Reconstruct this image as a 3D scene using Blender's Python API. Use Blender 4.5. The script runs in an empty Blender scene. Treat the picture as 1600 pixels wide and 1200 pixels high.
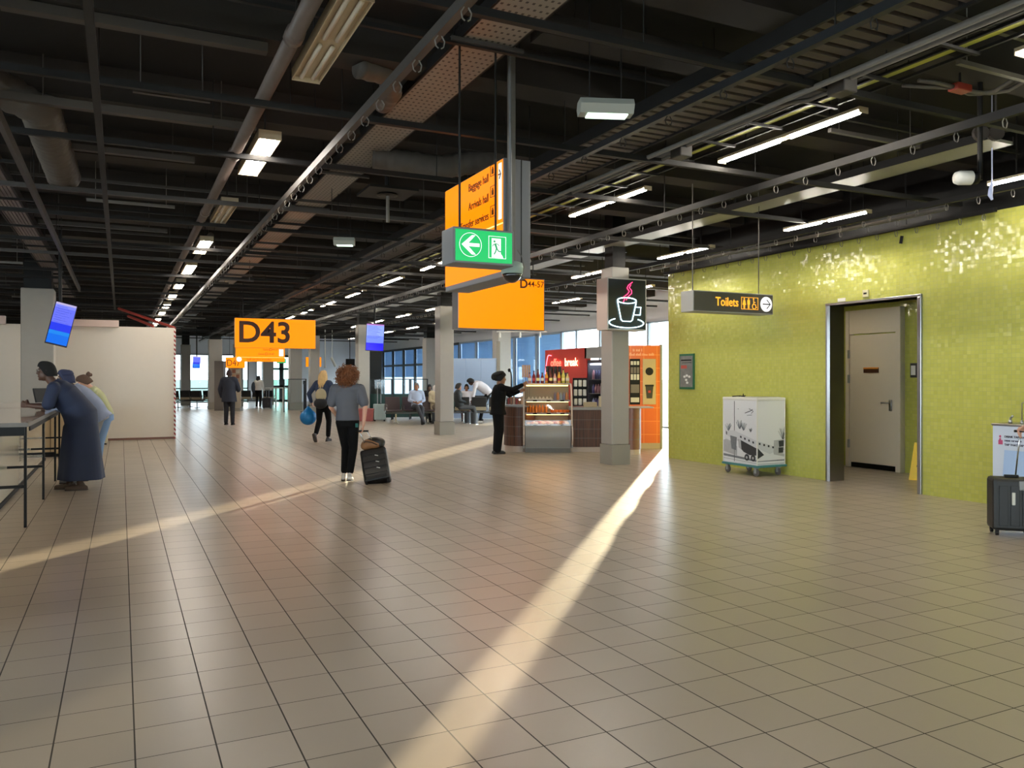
import bpy, bmesh, math, random
from mathutils import Vector, Matrix
random.seed(7)
C = bpy.context.scene.collection
PI = math.pi
# ------------------------------------------------------------------ camera, world, sun
CAMH = 1.5; FPX = 1257.0; CX = 800.0; CY = 592.0; YAW = math.radians(25.91)
SA, CA = math.sin(YAW), math.cos(YAW)
cd = bpy.data.cameras.new('camera'); cam = bpy.data.objects.new('camera', cd); C.objects.link(cam)
cam.location = (0, 0, CAMH); cam.rotation_euler = (PI/2, 0, -YAW)
cd.sensor_width = 36.0; cd.lens = 36.0*FPX/1600.0; cd.shift_y = -(600-CY)/1600.0
cd.clip_end = 12000; cd.clip_start = 0.05
bpy.context.scene.camera = cam

def s2l(c):
    c = c/255.0
    return c/12.92 if c <= 0.04045 else ((c+0.055)/1.055)**2.4
def rgb(r, g, b): return (s2l(r), s2l(g), s2l(b), 1.0)

w = bpy.data.worlds.new('world'); bpy.context.scene.world = w; w.use_nodes = True
bg = w.node_tree.nodes['Background']; bg.inputs[0].default_value = (0.84, 0.93, 1.0, 1); bg.inputs[1].default_value = 5.0

SUN_AZ, SUN_EL = math.radians(40.5), math.radians(7.3)
sd = bpy.data.lights.new('sun', 'SUN'); so = bpy.data.objects.new('sun', sd); C.objects.link(so)
sd.energy = 9.0; sd.angle = math.radians(0.55); sd.color = (1.0, 0.80, 0.52)
dirv = Vector((-math.sin(SUN_AZ)*math.cos(SUN_EL), -math.cos(SUN_AZ)*math.cos(SUN_EL), -math.sin(SUN_EL)))
so.rotation_euler = dirv.to_track_quat('-Z', 'Y').to_euler()
so.location = (20, 30, 10)

vs = bpy.context.scene.view_settings
vs.view_transform = 'Standard'; vs.look = 'None'; vs.exposure = 1.12; vs.gamma = 1.0; vs.use_curve_mapping = False
cy = bpy.context.scene.cycles
try:
    cy.max_bounces = 8; cy.diffuse_bounces = 4; cy.glossy_bounces = 4; cy.transparent_max_bounces = 12
    cy.sample_clamp_indirect = 4.0; cy.use_denoising = True; cy.caustics_reflective = False; cy.caustics_refractive = False
except Exception: pass

# ------------------------------------------------------------------ measuring helpers (real places from the surveyed view)
def at_d(px, py, d):
    r = (px-CX)/FPX; u = (CY-py)/FPX
    return Vector((d*(SA+r*CA), d*(CA-r*SA), CAMH+u*d))
def at_z(px, py, z): return at_d(px, py, (z-CAMH)*FPX/(CY-py))
def fl(px, py): return at_z(px, py, 0.0)
def zz(py, d): return CAMH+(CY-py)*d/FPX
RV = Vector((CA, -SA, 0)); FV = Vector((SA, CA, 0))
def toward(): return -YAW   # rotation that makes local +Y look away from the camera

# ------------------------------------------------------------------ materials
MATS = {}
def mat(name, col, rough=0.6, metal=0.0, emit=0.0, noise=0.0, scale=8.0, spec=0.5, bump=0.0, ecol=None, coat=0.0, sub=0.0):
    if name in MATS: return MATS[name]
    m = bpy.data.materials.new(name); m.use_nodes = True; MATS[name] = m
    nt = m.node_tree; b = nt.nodes['Principled BSDF']
    if max(col[:3]) > 1.001: col = rgb(*col[:3])
    else: col = (col[0], col[1], col[2], 1)
    b.inputs['Base Color'].default_value = col
    b.inputs['Roughness'].default_value = rough; b.inputs['Metallic'].default_value = metal
    b.inputs['Specular IOR Level'].default_value = spec
    b.inputs['Coat Weight'].default_value = coat
    if sub: b.inputs['Subsurface Weight'].default_value = sub; b.inputs['Subsurface Radius'].default_value = (.02, .008, .004)
    if emit:
        b.inputs['Emission Color'].default_value = ecol if ecol else col; b.inputs['Emission Strength'].default_value = emit
    if noise or bump:
        tc = nt.nodes.new('ShaderNodeTexCoord'); n = nt.nodes.new('ShaderNodeTexNoise')
        n.inputs['Scale'].default_value = scale; n.inputs['Detail'].default_value = 5
        nt.links.new(tc.outputs['Object'], n.inputs['Vector'])
        if noise:
            mx = nt.nodes.new('ShaderNodeMix'); mx.data_type = 'RGBA'
            mx.inputs[6].default_value = [c*(1-noise) for c in col[:3]]+[1]
            mx.inputs[7].default_value = [min(1, c*(1+noise)) for c in col[:3]]+[1]
            nt.links.new(n.outputs['Fac'], mx.inputs[0]); nt.links.new(mx.outputs[2], b.inputs['Base Color'])
        if bump:
            bp = nt.nodes.new('ShaderNodeBump'); bp.inputs['Strength'].default_value = bump; bp.inputs['Distance'].default_value = .01
            nt.links.new(n.outputs['Fac'], bp.inputs['Height']); nt.links.new(bp.outputs[0], b.inputs['Normal'])
    return m

def node_mat(name):
    m = bpy.data.materials.new(name); m.use_nodes = True; MATS[name] = m
    return m, m.node_tree, m.node_tree.nodes['Principled BSDF']

def tile_vec(nt, a, b_, size, off=(0, 0)):
    """object coordinates of two axes divided into square cells"""
    tc = nt.nodes.new('ShaderNodeTexCoord'); sp = nt.nodes.new('ShaderNodeSeparateXYZ'); nt.links.new(tc.outputs['Object'], sp.inputs[0])
    cb = nt.nodes.new('ShaderNodeCombineXYZ')
    for k, (ax, o) in enumerate(((a, off[0]), (b_, off[1]))):
        ad = nt.nodes.new('ShaderNodeMath'); ad.operation = 'SUBTRACT'; ad.inputs[1].default_value = o
        nt.links.new(sp.outputs[ax], ad.inputs[0])
        dv = nt.nodes.new('ShaderNodeMath'); dv.operation = 'DIVIDE'; dv.inputs[1].default_value = size if not isinstance(size, tuple) else size[k]
        nt.links.new(ad.outputs[0], dv.inputs[0]); nt.links.new(dv.outputs[0], cb.inputs[k])
    return cb
def grid_mask(nt, cb, half):
    """1 in the joint, 0 on the tile; returns socket. half = joint half width as share of a cell"""
    sp = nt.nodes.new('ShaderNodeSeparateXYZ'); nt.links.new(cb.outputs[0], sp.inputs[0])
    outs = []
    for k in range(2):
        pp = nt.nodes.new('ShaderNodeMath'); pp.operation = 'PINGPONG'; pp.inputs[1].default_value = 0.5
        nt.links.new(sp.outputs[k], pp.inputs[0])
        lt = nt.nodes.new('ShaderNodeMath'); lt.operation = 'LESS_THAN'; lt.inputs[1].default_value = half if not isinstance(half, tuple) else half[k]
        nt.links.new(pp.outputs[0], lt.inputs[0]); outs.append(lt.outputs[0])
    mx = nt.nodes.new('ShaderNodeMath'); mx.operation = 'MAXIMUM'
    nt.links.new(outs[0], mx.inputs[0]); nt.links.new(outs[1], mx.inputs[1])
    return mx.outputs[0]
def cell_rand(nt, cb):
    fl_ = nt.nodes.new('ShaderNodeVectorMath'); fl_.operation = 'FLOOR'; nt.links.new(cb.outputs[0], fl_.inputs[0])
    wn = nt.nodes.new('ShaderNodeTexWhiteNoise'); wn.noise_dimensions = '3D'; nt.links.new(fl_.outputs[0], wn.inputs['Vector'])
    return wn

def tiled(name, a, b_, size, off, c1, c2, joint, half, rough, tilt=0.0, spec=0.5, wob=0.0, coat=0.0):
    m, nt, b = node_mat(name)
    cb = tile_vec(nt, a, b_, size, off); mask = grid_mask(nt, cb, half); wn = cell_rand(nt, cb)
    mx = nt.nodes.new('ShaderNodeMix'); mx.data_type = 'RGBA'; mx.inputs[6].default_value = c1; mx.inputs[7].default_value = c2
    nt.links.new(wn.outputs['Value'], mx.inputs[0])
    m2 = nt.nodes.new('ShaderNodeMix'); m2.data_type = 'RGBA'; m2.inputs[7].default_value = joint
    nt.links.new(mx.outputs[2], m2.inputs[6]); nt.links.new(mask, m2.inputs[0]); nt.links.new(m2.outputs[2], b.inputs['Base Color'])
    rr = nt.nodes.new('ShaderNodeMix'); rr.data_type = 'FLOAT'; rr.inputs[2].default_value = rough; rr.inputs[3].default_value = 0.8
    nt.links.new(mask, rr.inputs[0]); nt.links.new(rr.outputs[0], b.inputs['Roughness'])
    b.inputs['Specular IOR Level'].default_value = spec
    b.inputs['Coat Weight'].default_value = coat
    if tilt:
        g = nt.nodes.new('ShaderNodeNewGeometry')
        sb = nt.nodes.new('ShaderNodeVectorMath'); sb.operation = 'SUBTRACT'; sb.inputs[1].default_value = (.5, .5, .5)
        nt.links.new(wn.outputs['Color'], sb.inputs[0])
        sc_ = nt.nodes.new('ShaderNodeVectorMath'); sc_.operation = 'SCALE'; sc_.inputs['Scale'].default_value = tilt
        nt.links.new(sb.outputs[0], sc_.inputs[0])
        ad = nt.nodes.new('ShaderNodeVectorMath'); ad.operation = 'ADD'; nt.links.new(g.outputs['Normal'], ad.inputs[0]); nt.links.new(sc_.outputs[0], ad.inputs[1])
        no = nt.nodes.new('ShaderNodeVectorMath'); no.operation = 'NORMALIZE'; nt.links.new(ad.outputs[0], no.inputs[0])
        nt.links.new(no.outputs[0], b.inputs['Normal'])
    return m

M_floor = tiled('floor_tiles', 0, 1, 0.3007, (0.05, 0.193), rgb(170, 157, 140), rgb(180, 166, 149), rgb(52, 43, 35), (0.011, 0.008), 0.30, tilt=0.006, spec=0.62)
M_green = tiled('green_mosaic', 1, 2, 0.05, (0, 0), rgb(178, 178, 84), rgb(188, 187, 94), rgb(164, 166, 92), 0.045, 0.13, tilt=0.085, spec=0.5)
M_greenx = tiled('green_mosaic_side', 0, 2, 0.05, (0, 0), rgb(178, 178, 84), rgb(188, 187, 94), rgb(164, 166, 92), 0.045, 0.13, tilt=0.085, spec=0.5)
M_slab = mat('dark_soffit', (17, 15, 14), .9, noise=.35, scale=1.5)
M_rib = mat('dark_concrete_rib', (40, 35, 31), .9, noise=.3, scale=2)
M_black = mat('black_paint', (9, 9, 9), .5, spec=.25)
M_dark = mat('dark_steel', (26, 25, 25), .65, spec=.3, noise=.2)
M_galv = mat('galvanised_steel', (104, 100, 94), .5, noise=.15, scale=20)
M_galvd = mat('dull_galvanised', (58, 54, 51), .55, noise=.2, scale=12)
M_duct = mat('foil_duct', (78, 72, 66), .6, noise=.25, scale=9, bump=.5)
M_white = mat('white_board', (222, 212, 198), .55, noise=.02)
M_whitep = mat('white_paint', (225, 222, 214), .45)
M_plinth = mat('grey_plinth', (142, 137, 126), .5)
M_col = mat('column_cladding', (158, 153, 145), .5, noise=.04)
M_frame = mat('dark_window_frame', (34, 40, 44), .5)
M_lframe = mat('pale_window_frame', (150, 165, 180), .5)
M_steel = mat('brushed_steel', (170, 170, 172), .28, metal=1.0)
M_sgrey = mat('sign_housing_grey', (112, 113, 116), .45)
M_yel = mat('yellow_sign_face', (20, 10, 0), .5, emit=.85, spec=.2, ecol=(1.0, 0.20, 0.0, 1))
M_letter = mat('dark_sign_lettering', (58, 26, 8), .6)
M_grn = mat('green_sign_face', (0, 60, 30), .4, emit=.5, ecol=(0.0, 0.55, 0.13, 1))
M_wemit = mat('white_sign_mark', (200, 200, 200), .5, emit=.5, ecol=(1, .97, .97, 1))
M_tube = mat('fluorescent_tube_lit', (255, 255, 255), .5, emit=40, ecol=(1, .93, .84, 1))
M_tuber = mat('fluorescent_tube_bright', (255, 255, 255), .5, emit=64, ecol=(1, .93, .82, 1))
M_tubeoff = mat('unlit_tube', (205, 196, 180), .4)
M_reflc = mat('lamp_reflector', (196, 180, 150), .4)
M_plastic = mat('grey_plastic', (150, 152, 150), .5)
M_glowy = mat('milky_diffuser', (225, 225, 215), .4, emit=.25, ecol=(.8, 1, .85, 1))
def glassmat(name, col, tr):
    m = bpy.data.materials.new(name); m.use_nodes = True; nt = m.node_tree; nt.nodes.clear(); MATS[name] = m
    o = nt.nodes.new('ShaderNodeOutputMaterial'); t = nt.nodes.new('ShaderNodeBsdfTransparent'); t.inputs[0].default_value = col
    g = nt.nodes.new('ShaderNodeBsdfGlossy'); g.inputs['Roughness'].default_value = .03
    lw = nt.nodes.new('ShaderNodeLayerWeight'); lw.inputs[0].default_value = .5
    pw = nt.nodes.new('ShaderNodeMath'); pw.operation = 'POWER'; pw.inputs[1].default_value = 4.5; nt.links.new(lw.outputs['Facing'], pw.inputs[0])
    mp = nt.nodes.new('ShaderNodeMath'); mp.operation = 'MULTIPLY_ADD'; mp.inputs[1].default_value = .3; mp.inputs[2].default_value = tr+.025
    nt.links.new(pw.outputs[0], mp.inputs[0])
    mx = nt.nodes.new('ShaderNodeMixShader'); nt.links.new(mp.outputs[0], mx.inputs[0]); nt.links.new(t.outputs[0], mx.inputs[1]); nt.links.new(g.outputs[0], mx.inputs[2])
    nt.links.new(mx.outputs[0], o.inputs[0]); return m
M_glass = glassmat('window_glass', (.93, .97, .98, 1), .0)
M_glassg = glassmat('green_tinted_glass', (.70, .90, .84, 1), .02)
M_case = glassmat('display_glass', (.97, .98, .98, 1), .0)

# ------------------------------------------------------------------ mesh helpers
class MB:
    def __init__(s): s.bm = bmesh.new(); s.mats = []
    def _mi(s, faces, m):
        if m is None: return
        if m not in s.mats: s.mats.append(m)
        for f in faces: f.material_index = s.mats.index(m)+100
    def box(s, x0, x1, y0, y1, z0, z1, bev=0.0, m=None, mtx=None):
        x0, x1 = min(x0, x1), max(x0, x1); y0, y1 = min(y0, y1), max(y0, y1); z0, z1 = min(z0, z1), max(z0, z1)
        r = bmesh.ops.create_cube(s.bm, size=1)
        vs_ = r['verts']
        for v in vs_:
            v.co = Vector(((x0+x1)/2+v.co.x*(x1-x0), (y0+y1)/2+v.co.y*(y1-y0), (z0+z1)/2+v.co.z*(z1-z0)))
        fs = set(f for v in vs_ for f in v.link_faces)
        s._mi(fs, m)
        if bev > 0:
            es = set(e for v in vs_ for e in v.link_edges)
            rr = bmesh.ops.bevel(s.bm, geom=list(es), offset=bev, segments=2, affect='EDGES', profile=.5)
            s._mi(rr['faces'], m); vs_ = set(v for f in rr['faces'] for v in f.verts) | set(v for v in vs_ if v.is_valid)
        if mtx is not None:
            for v in vs_: v.co = mtx @ v.co
        return s
    def loft(s, rings, cap=True, m=None, closed=True):
        """rings: list of lists of Vectors, equal length"""
        R = [[s.bm.verts.new(p) for p in r] for r in rings]; fs = []
        n = len(R[0])
        for a, b in zip(R[:-1], R[1:]):
            for i in range(n if closed else n-1):
                j = (i+1) % n
                try: fs.append(s.bm.faces.new((a[i], a[j], b[j], b[i])))
                except ValueError: pass
        if cap and closed:
            try: fs.append(s.bm.faces.new(list(reversed(R[0])))); fs.append(s.bm.faces.new(R[-1]))
            except ValueError: pass
        s._mi(fs, m); return s
    def tube(s, pts, r, n=8, m=None, cap=True):
        pts = [Vector(p) for p in pts]; rs = r if isinstance(r, (list, tuple)) else [r]*len(pts)
        rings = []; up = None
        for i, p in enumerate(pts):
            if i == 0: t = pts[1]-p
            elif i == len(pts)-1: t = p-pts[i-1]
            else: t = (pts[i+1]-p).normalized()+(p-pts[i-1]).normalized()
            t.normalize()
            if up is None: up = Vector((0, 0, 1)) if abs(t.z) < .9 else Vector((1, 0, 0))
            a = t.cross(up)
            if a.length < 1e-4: a = t.cross(Vector((0, 1, 0)))
            a.normalize(); b = a.cross(t).normalized(); up = b
            rings.append([p+a*math.cos(2*PI*k/n)*rs[i]+b*math.sin(2*PI*k/n)*rs[i] for k in range(n)])
        return s.loft(rings, cap, m)
    def lathe(s, prof, c=(0, 0, 0), n=16, m=None, ax='z'):
        c = Vector(c); rings = []
        for r, h in prof:
            ring = []
            for k in range(n):
                x, y = max(r, 1e-4)*math.cos(2*PI*k/n), max(r, 1e-4)*math.sin(2*PI*k/n)
                p = Vector((x, y, h)) if ax == 'z' else (Vector((h, x, y)) if ax == 'x' else Vector((y, h, x)))
                ring.append(c+p)
            rings.append(ring)
        return s.loft(rings, True, m)
    def ball(s, c, rx, ry=None, rz=None, n=12, m=None, mtx=None):
        ry = ry or rx; rz = rz or rx; c = Vector(c)
        r = bmesh.ops.create_uvsphere(s.bm, u_segments=n, v_segments=max(6, n*2//3), radius=1)
        for v in r['verts']:
            q = Vector((v.co.x*rx, v.co.y*ry, v.co.z*rz))
            if mtx is not None: q = mtx @ q
            v.co = c+q
        s._mi(set(f for v in r['verts'] for f in v.link_faces), m)
        return s
    def poly(s, pts, h=0.0, m=None):
        """prism from planar points along +Y by h (points x,z) -> used for flat signs"""
        pts = [Vector(p) for p in pts]
        if h == 0:
            f = s.bm.faces.new([s.bm.verts.new(p) for p in pts]); s._mi([f], m); return s
        hv = Vector(h) if not isinstance(h, (int, float)) else Vector((0, h, 0))
        return s.loft([pts, [p+hv for p in pts]], True, m)
    def build(s, name, m, parent=None, loc=(0, 0, 0), rot=(0, 0, 0), smooth=False, sharp=None):
        me = bpy.data.meshes.new(name)
        bmesh.ops.recalc_face_normals(s.bm, faces=s.bm.faces[:])
        for f in s.bm.faces:
            f.material_index = f.material_index-99 if f.material_index >= 100 else 0
            f.smooth = smooth
        s.bm.to_mesh(me); s.bm.free()
        me.materials.append(m)
        for q in s.mats: me.materials.append(q)
        if smooth and sharp:
            try: me.set_sharp_from_angle(angle=math.radians(sharp))
            except Exception: pass
        o = bpy.data.objects.new(name, me); C.objects.link(o)
        o.location = loc; o.rotation_euler = rot
        if parent is not None: o.parent = parent
        return o

def tag(o, label=None, cat=None, group=None, kind=None):
    if label: o['label'] = label
    if cat: o['category'] = cat
    if group: o['group'] = group
    if kind: o['kind'] = kind
    return o
def thing(name, label, cat, loc=(0, 0, 0), rotz=0.0, group=None):
    o = bpy.data.objects.new(name, None); C.objects.link(o); o.empty_display_size = .1
    o.location = loc; o.rotation_euler = (0, 0, rotz); return tag(o, label, cat, group)
def struct(name, mb, m, label=None, **k):
    o = mb.build(name, m, **k); o['kind'] = 'structure'
    if label: o['label'] = label
    return o
def kids(o): return [c for c in bpy.data.objects if c.parent == o]
def copy_tree(o, parent=None, label=None, loc=None, rotz=None):
    c = o.copy(); C.objects.link(c)
    if parent is not None: c.parent = parent
    if label: c['label'] = label
    if loc is not None: c.location = loc
    if rotz is not None: c.rotation_euler = (0, 0, rotz)
    for ch in kids(o): copy_tree(ch, c)
    return c

def text(body, size, m, parent, loc, rot=(PI/2, 0, 0), align='LEFT', bold=0.0, name='lettering', sx=1.0, depth=.002):
    cu = bpy.data.curves.new(name, 'FONT'); cu.body = body; cu.size = size; cu.align_x = align; cu.align_y = 'CENTER'
    cu.extrude = depth; cu.offset = bold*size; cu.resolution_u = 4
    t = bpy.data.objects.new(name, cu); C.objects.link(t)
    dg = bpy.context.evaluated_depsgraph_get(); dg.update()
    me = bpy.data.meshes.new_from_object(t.evaluated_get(dg)); bpy.data.objects.remove(t)
    me.materials.clear(); me.materials.append(m)
    o = bpy.data.objects.new(name, me); C.objects.link(o); o.location = loc; o.rotation_euler = rot; o.scale = (sx, 1, 1)
    if parent is not None: o.parent = parent
    return o

# ------------------------------------------------------------------ the hall
XE = 15.0; XG = 9.35; YN = 54.0; XW = -9.0; YS = -7.0; ZS = 4.4
b = MB(); b.box(XW-.3, XE+.3, YS-.3, YN+.3, -.2, 0); struct('floor', b, M_floor, 'beige square tile floor of the hall')
b = MB(); b.box(XW-.3, XE+.3, YS-.3, YN+.3, ZS, ZS+.3)
y = -6.0
while y < YN-1:
    b.box(XW, XE, y, y+.34, ZS-.32, ZS, m=M_rib); y += 2.05
struct('ceiling', b, M_slab, 'dark concrete soffit with deep cross ribs')
b = MB(); b.box(-45, 4000, -50, 56, -4.2, -4.0); struct('ground_outside', b, mat('pale_apron', (170, 172, 168), .9), 'pale apron outside the facade')
b = MB(); b.box(-3000, 4000, 56, 6000, -4.2, -4.0); struct('ground_field', b, mat('airfield_grass', (.022, .060, .057), .95, spec=.1), 'green airfield beyond the end windows')

# green tiled wall with the doorway
DY0, DY1, DZ = 7.10, 8.58, 2.57
b = MB(); T = .25; ZW = 3.5
b.box(XG, XG+T, YS, DY0, 0, ZW); b.box(XG, XG+T, DY1, 12.45, 0, ZW); b.box(XG, XG+T, DY0, DY1, DZ, ZW)
struct('wall_right', b, M_green, 'lime green mosaic wall')
b = MB(); b.box(XG+.02, XG+T-.02, YS, 12.43, ZW, ZS); struct('wall_bulkhead', b, M_black)
# recess behind it
b = MB(); b.box(11.28, 11.4, 4.5, 8.83, 0, 3.4); b.box(11.28, 11.4, 9.93, 12.3, 0, 3.4); b.box(11.28, 11.4, 8.83, 9.93, 2.66, 3.4)
b.box(11.55, 11.6, 8.7, 10.1, 0, 3.4)
struct('wall_inner', b, M_green, 'green tiled inner wall seen through the doorway')
b = MB(); b.box(XG+T, 15.3, 12.3, 12.45, 0, ZS); struct('wall_north_lobby', b, M_greenx)
b = MB(); b.box(XG+T, 11.28, 4.4, 4.5, 0, 3.4); struct('wall_south_lobby', b, M_greenx)
b = MB(); b.box(XG+T, 11.4, 4.5, 12.3, 2.75, 2.85); struct('ceiling_lobby', b, M_black)
tag(b and bpy.data.objects['wall_inner'], None)
# steel door surround
b = MB()
pts = []
for k in range(9):
    a = -PI/2+PI*k/8; pts.append((XG-.045*math.cos(a)+.0, DY1+.0+.0+.035*math.sin(a)+.02))
ring = lambda z: [Vector((x, y_, z)) for x, y_ in [(XG+T+.01, DY1-.03), (XG-.03, DY1-.03), (XG-.045, DY1+.01), (XG-.03, DY1+.05), (XG+.0, DY1+.06), (XG+T+.01, DY1+.0)]]
b.loft([ring(0), ring(DZ)])
b.box(XG-.03, XG+T+.01, DY0-.04, DY0+.02, 0, DZ+.0, bev=.008)
b.box(XG-.03, XG+T+.01, DY0-.04, DY1+.06, DZ, DZ+.035, bev=.006)
struct('trim_1', b, M_steel, 'brushed steel surround of the doorway')
# inner door
d = MB(); 
dr = bpy.data.objects.new('door_1', None); C.objects.link(dr); dr['kind'] = 'structure'; dr['label'] = 'cream service door inside the green doorway'
M_door = mat('cream_door', (226, 212, 192), .45)
d = MB(); d.box(11.20, 11.26, 8.93, 9.84, .09, 2.24, bev=.004); d.build('door_leaf', M_door, dr)
d = MB(); d.box(11.18, 11.3, 8.84, 8.93, 0, 2.66, bev=.004); d.box(11.18, 11.3, 9.85, 9.92, 0, 2.66, bev=.004); d.box(11.2, 11.3, 8.9, 9.9, 2.26, 2.66)
d.build('door_frame', M_door, dr)
d = MB(); d.box(11.24, 11.3, 8.93, 9.85, 0, .08); d.build('threshold', M_black, dr)
d = MB(); d.box(11.17, 11.2, 9.0, 9.05, .98, 1.16, bev=.008); d.tube([(11.2, 9.02, 1.11), (11.13, 9.02, 1.11), (11.13, 9.16, 1.11)], .012); d.build('door_handle', M_steel, dr, smooth=True)
for z_ in (.4, 1.5, 1.92):
    d = MB(); d.box(11.17, 11.2, 9.84, 9.87, z_-.07, z_+.07); d.build('hinge', M_steel, dr)
d = MB(); d.box(11.185, 11.2, 9.26, 9.55, 1.60, 1.68); d.box(11.18, 11.2, 9.26, 9.55, 1.665, 1.69, m=mat('orange_strip', (235, 150, 50), .5)); 
sg = d.build('door_plate', mat('brown_plate', (70, 38, 22), .5), dr)
b = MB(); b.box(11.255, 11.275, 8.40, 8.72, 1.52, 1.75, bev=.005)
ps = tag(b.build('wall_sign', mat('dark_grey_sign', (54, 54, 52), .4)), 'small dark toilet sign on the green wall inside the doorway', 'sign')
b = MB(); b.box(11.248, 11.256, 8.62, 8.70, 1.56, 1.71, bev=.003); b.build('white_panel', M_whitep, ps)
b = MB(); b.ball((11.245, 8.52, 1.70), .004, .018, .018); b.box(11.243, 11.25, 8.49, 8.55, 1.58, 1.68); b.build('figure_symbol', mat('orange_mark', (240, 160, 40), .5, emit=.4), ps)

# columns with their low plinths
cols = [(7.84, 11.98, .36, 'square grey column beside the coffee kiosk, carrying the neon cup sign'),
        (7.84, 20.32, .40, 'square grey column standing between the kiosk and the seated travellers'),
        (7.84, 28.5, .42, 'square grey column behind the hanging blue flight screen'),
        (7.84, 36.6, .42, 'far grey column behind the blonde traveller'),
        (-1.62, 20.3, .62, 'broad grey column in front of the white hoarding'),
        (13.3, 28.3, .55, 'grey column beside the blue blinds, behind the barista'),
        (13.3, 36.4, .55, 'grey column at the glazed gate, partly behind another column')]
for px_, d_, w_, lab in [(461, 39.0, .56, 'far grey column beside the D43 sign'), (372, 45, .5, 'pale far column between bright end windows'), (418, 47, .6, 'distant grey column behind the woman in white'),
                     (336, 40, .62, 'bluish grey column left of the leaflet stand'), (290, 46, .5, 'narrow far column next to the striped hoarding edge')]:
    p_ = at_d(px_, 600, d_); cols.append((p_.x, p_.y, w_, lab))
for x_, y_, w_, lab in cols:
    t = thing('column', lab, 'column', (x_, y_, 0))
    b = MB(); h = w_/2; b.box(-h, h, -h, h, .35, 3.45, bev=.02); b.build('shaft', M_col, t)
    b = MB(); b.box(-h-.012, h+.012, -h-.012, h+.012, 0, .35, bev=.004); b.build('plinth', M_plinth, t)
    b = MB(); b.box(-h+.05, h-.05, -h+.05, h-.05, 3.45, ZS-.005); b.build('head', M_black, t)

# east facade (X = 15) : wall, window units; blinds north of y = 26
b = MB()
b.box(XE, XE+.3, 12.3, YN, 3.3, ZS); b.box(XE, XE+.3, 12.3, 12.9, 0, 3.3); b.box(XE, XE+.3, YN-.4, YN, 0, 3.3)
b.box(XE, XE+.3, 38.3, 39.4, 0, 3.3)
struct('wall_east', b, mat('facade_white', (205, 208, 214), .6))
wn_ = [0]
def window_x(x, y0, y1, z0, z1, fm, trans=(), glass=None, th=.06):
    wn_[0] += 1
    r = bpy.data.objects.new('window_%d' % wn_[0], None); C.objects.link(r); r['kind'] = 'structure'
    f = MB(); 
    for ya, yb, za, zb in ((y0, y0+th, z0, z1), (y1-th, y1, z0, z1), (y0, y1, z0, z0+th), (y0, y1, z1-th, z1)): f.box(x-.03, x+.06, ya, yb, za, zb)
    for z_ in trans: f.box(x-.03, x+.06, y0, y1, z_-th/2, z_+th/2)
    f.build('window_frame', fm, r)
    g = MB(); g.box(x+.01, x+.018, y0+th, y1-th, z0+th, z1-th); g.build('pane', glass or M_glass, r)
    return r
def window_y(y, x0, x1, z0, z1, fm, trans=(), glass=None, th=.07):
    wn_[0] += 1
    r = bpy.data.objects.new('window_%d' % wn_[0], None); C.objects.link(r); r['kind'] = 'structure'
    f = MB()
    for xa, xb, za, zb in ((x0, x0+th, z0, z1), (x1-th, x1, z0, z1), (x0, x1, z0, z0+th), (x0, x1, z1-th, z1)): f.box(xa, xb, y-.06, y+.03, za, zb)
    for z_ in trans: f.box(x0, x1, y-.06, y+.03, z_-th/2, z_+th/2)
    f.build('window_frame', fm, r)
    g = MB(); g.box(x0+th, x1-th, y-.01, y-.002, z0+th, z1-th); g.build('pane', glass or M_glass, r)
    return r
# open, sunlit windows; one pane is frosted, added to stop the direct beam
M_frost = bpy.data.materials.new('frosted_sun_stop'); M_frost.use_nodes = True; _q = M_frost.node_tree; _q.nodes.clear()
_o = _q.nodes.new('ShaderNodeOutputMaterial'); _t = _q.nodes.new('ShaderNodeBsdfTranslucent'); _t.inputs[0].default_value = (.9, .93, .95, 1); _q.links.new(_t.outputs[0], _o.inputs[0])
for y0, y1 in ((12.9, 15.6), (15.6, 18.6), (18.6, 21.0), (21.0, 23.85), (23.85, 25.44), (25.44, 26.55)):
    window_x(XE, y0, y1, 0, 3.3, M_lframe, th=.05, glass=M_frost if y0 == 23.85 else None)
y0 = 26.55; k = 0
M_blind = bpy.data.materials.new('sky_tinted_blind'); M_blind.use_nodes = True
_nt = M_blind.node_tree; _nt.nodes.clear(); _o = _nt.nodes.new('ShaderNodeOutputMaterial'); _d = _nt.nodes.new('ShaderNodeBsdfDiffuse'); _t = _nt.nodes.new('ShaderNodeBsdfTranslucent')
_w = _nt.nodes.new('ShaderNodeTexWave'); _w.bands_direction = 'Z'; _w.inputs['Scale'].default_value = 5.5
_tc = _nt.nodes.new('ShaderNodeTexCoord'); _nt.links.new(_tc.outputs['Object'], _w.inputs['Vector'])
_mc = _nt.nodes.new('ShaderNodeMix'); _mc.data_type = 'RGBA'; _mc.inputs[6].default_value = rgb(150, 190, 228); _mc.inputs[7].default_value = rgb(190, 216, 240); _nt.links.new(_w.outputs['Fac'], _mc.inputs[0])  # bluish sky light is put into the blind colours
_d.inputs[0].default_value = rgb(150, 178, 208); _nt.links.new(_mc.outputs[2], _t.inputs[0]); _m = _nt.nodes.new('ShaderNodeMixShader'); _m.inputs[0].default_value = .24
_nt.links.new(_d.outputs[0], _m.inputs[1]); _nt.links.new(_t.outputs[0], _m.inputs[2]); _nt.links.new(_m.outputs[0], _o.inputs[0])
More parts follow.
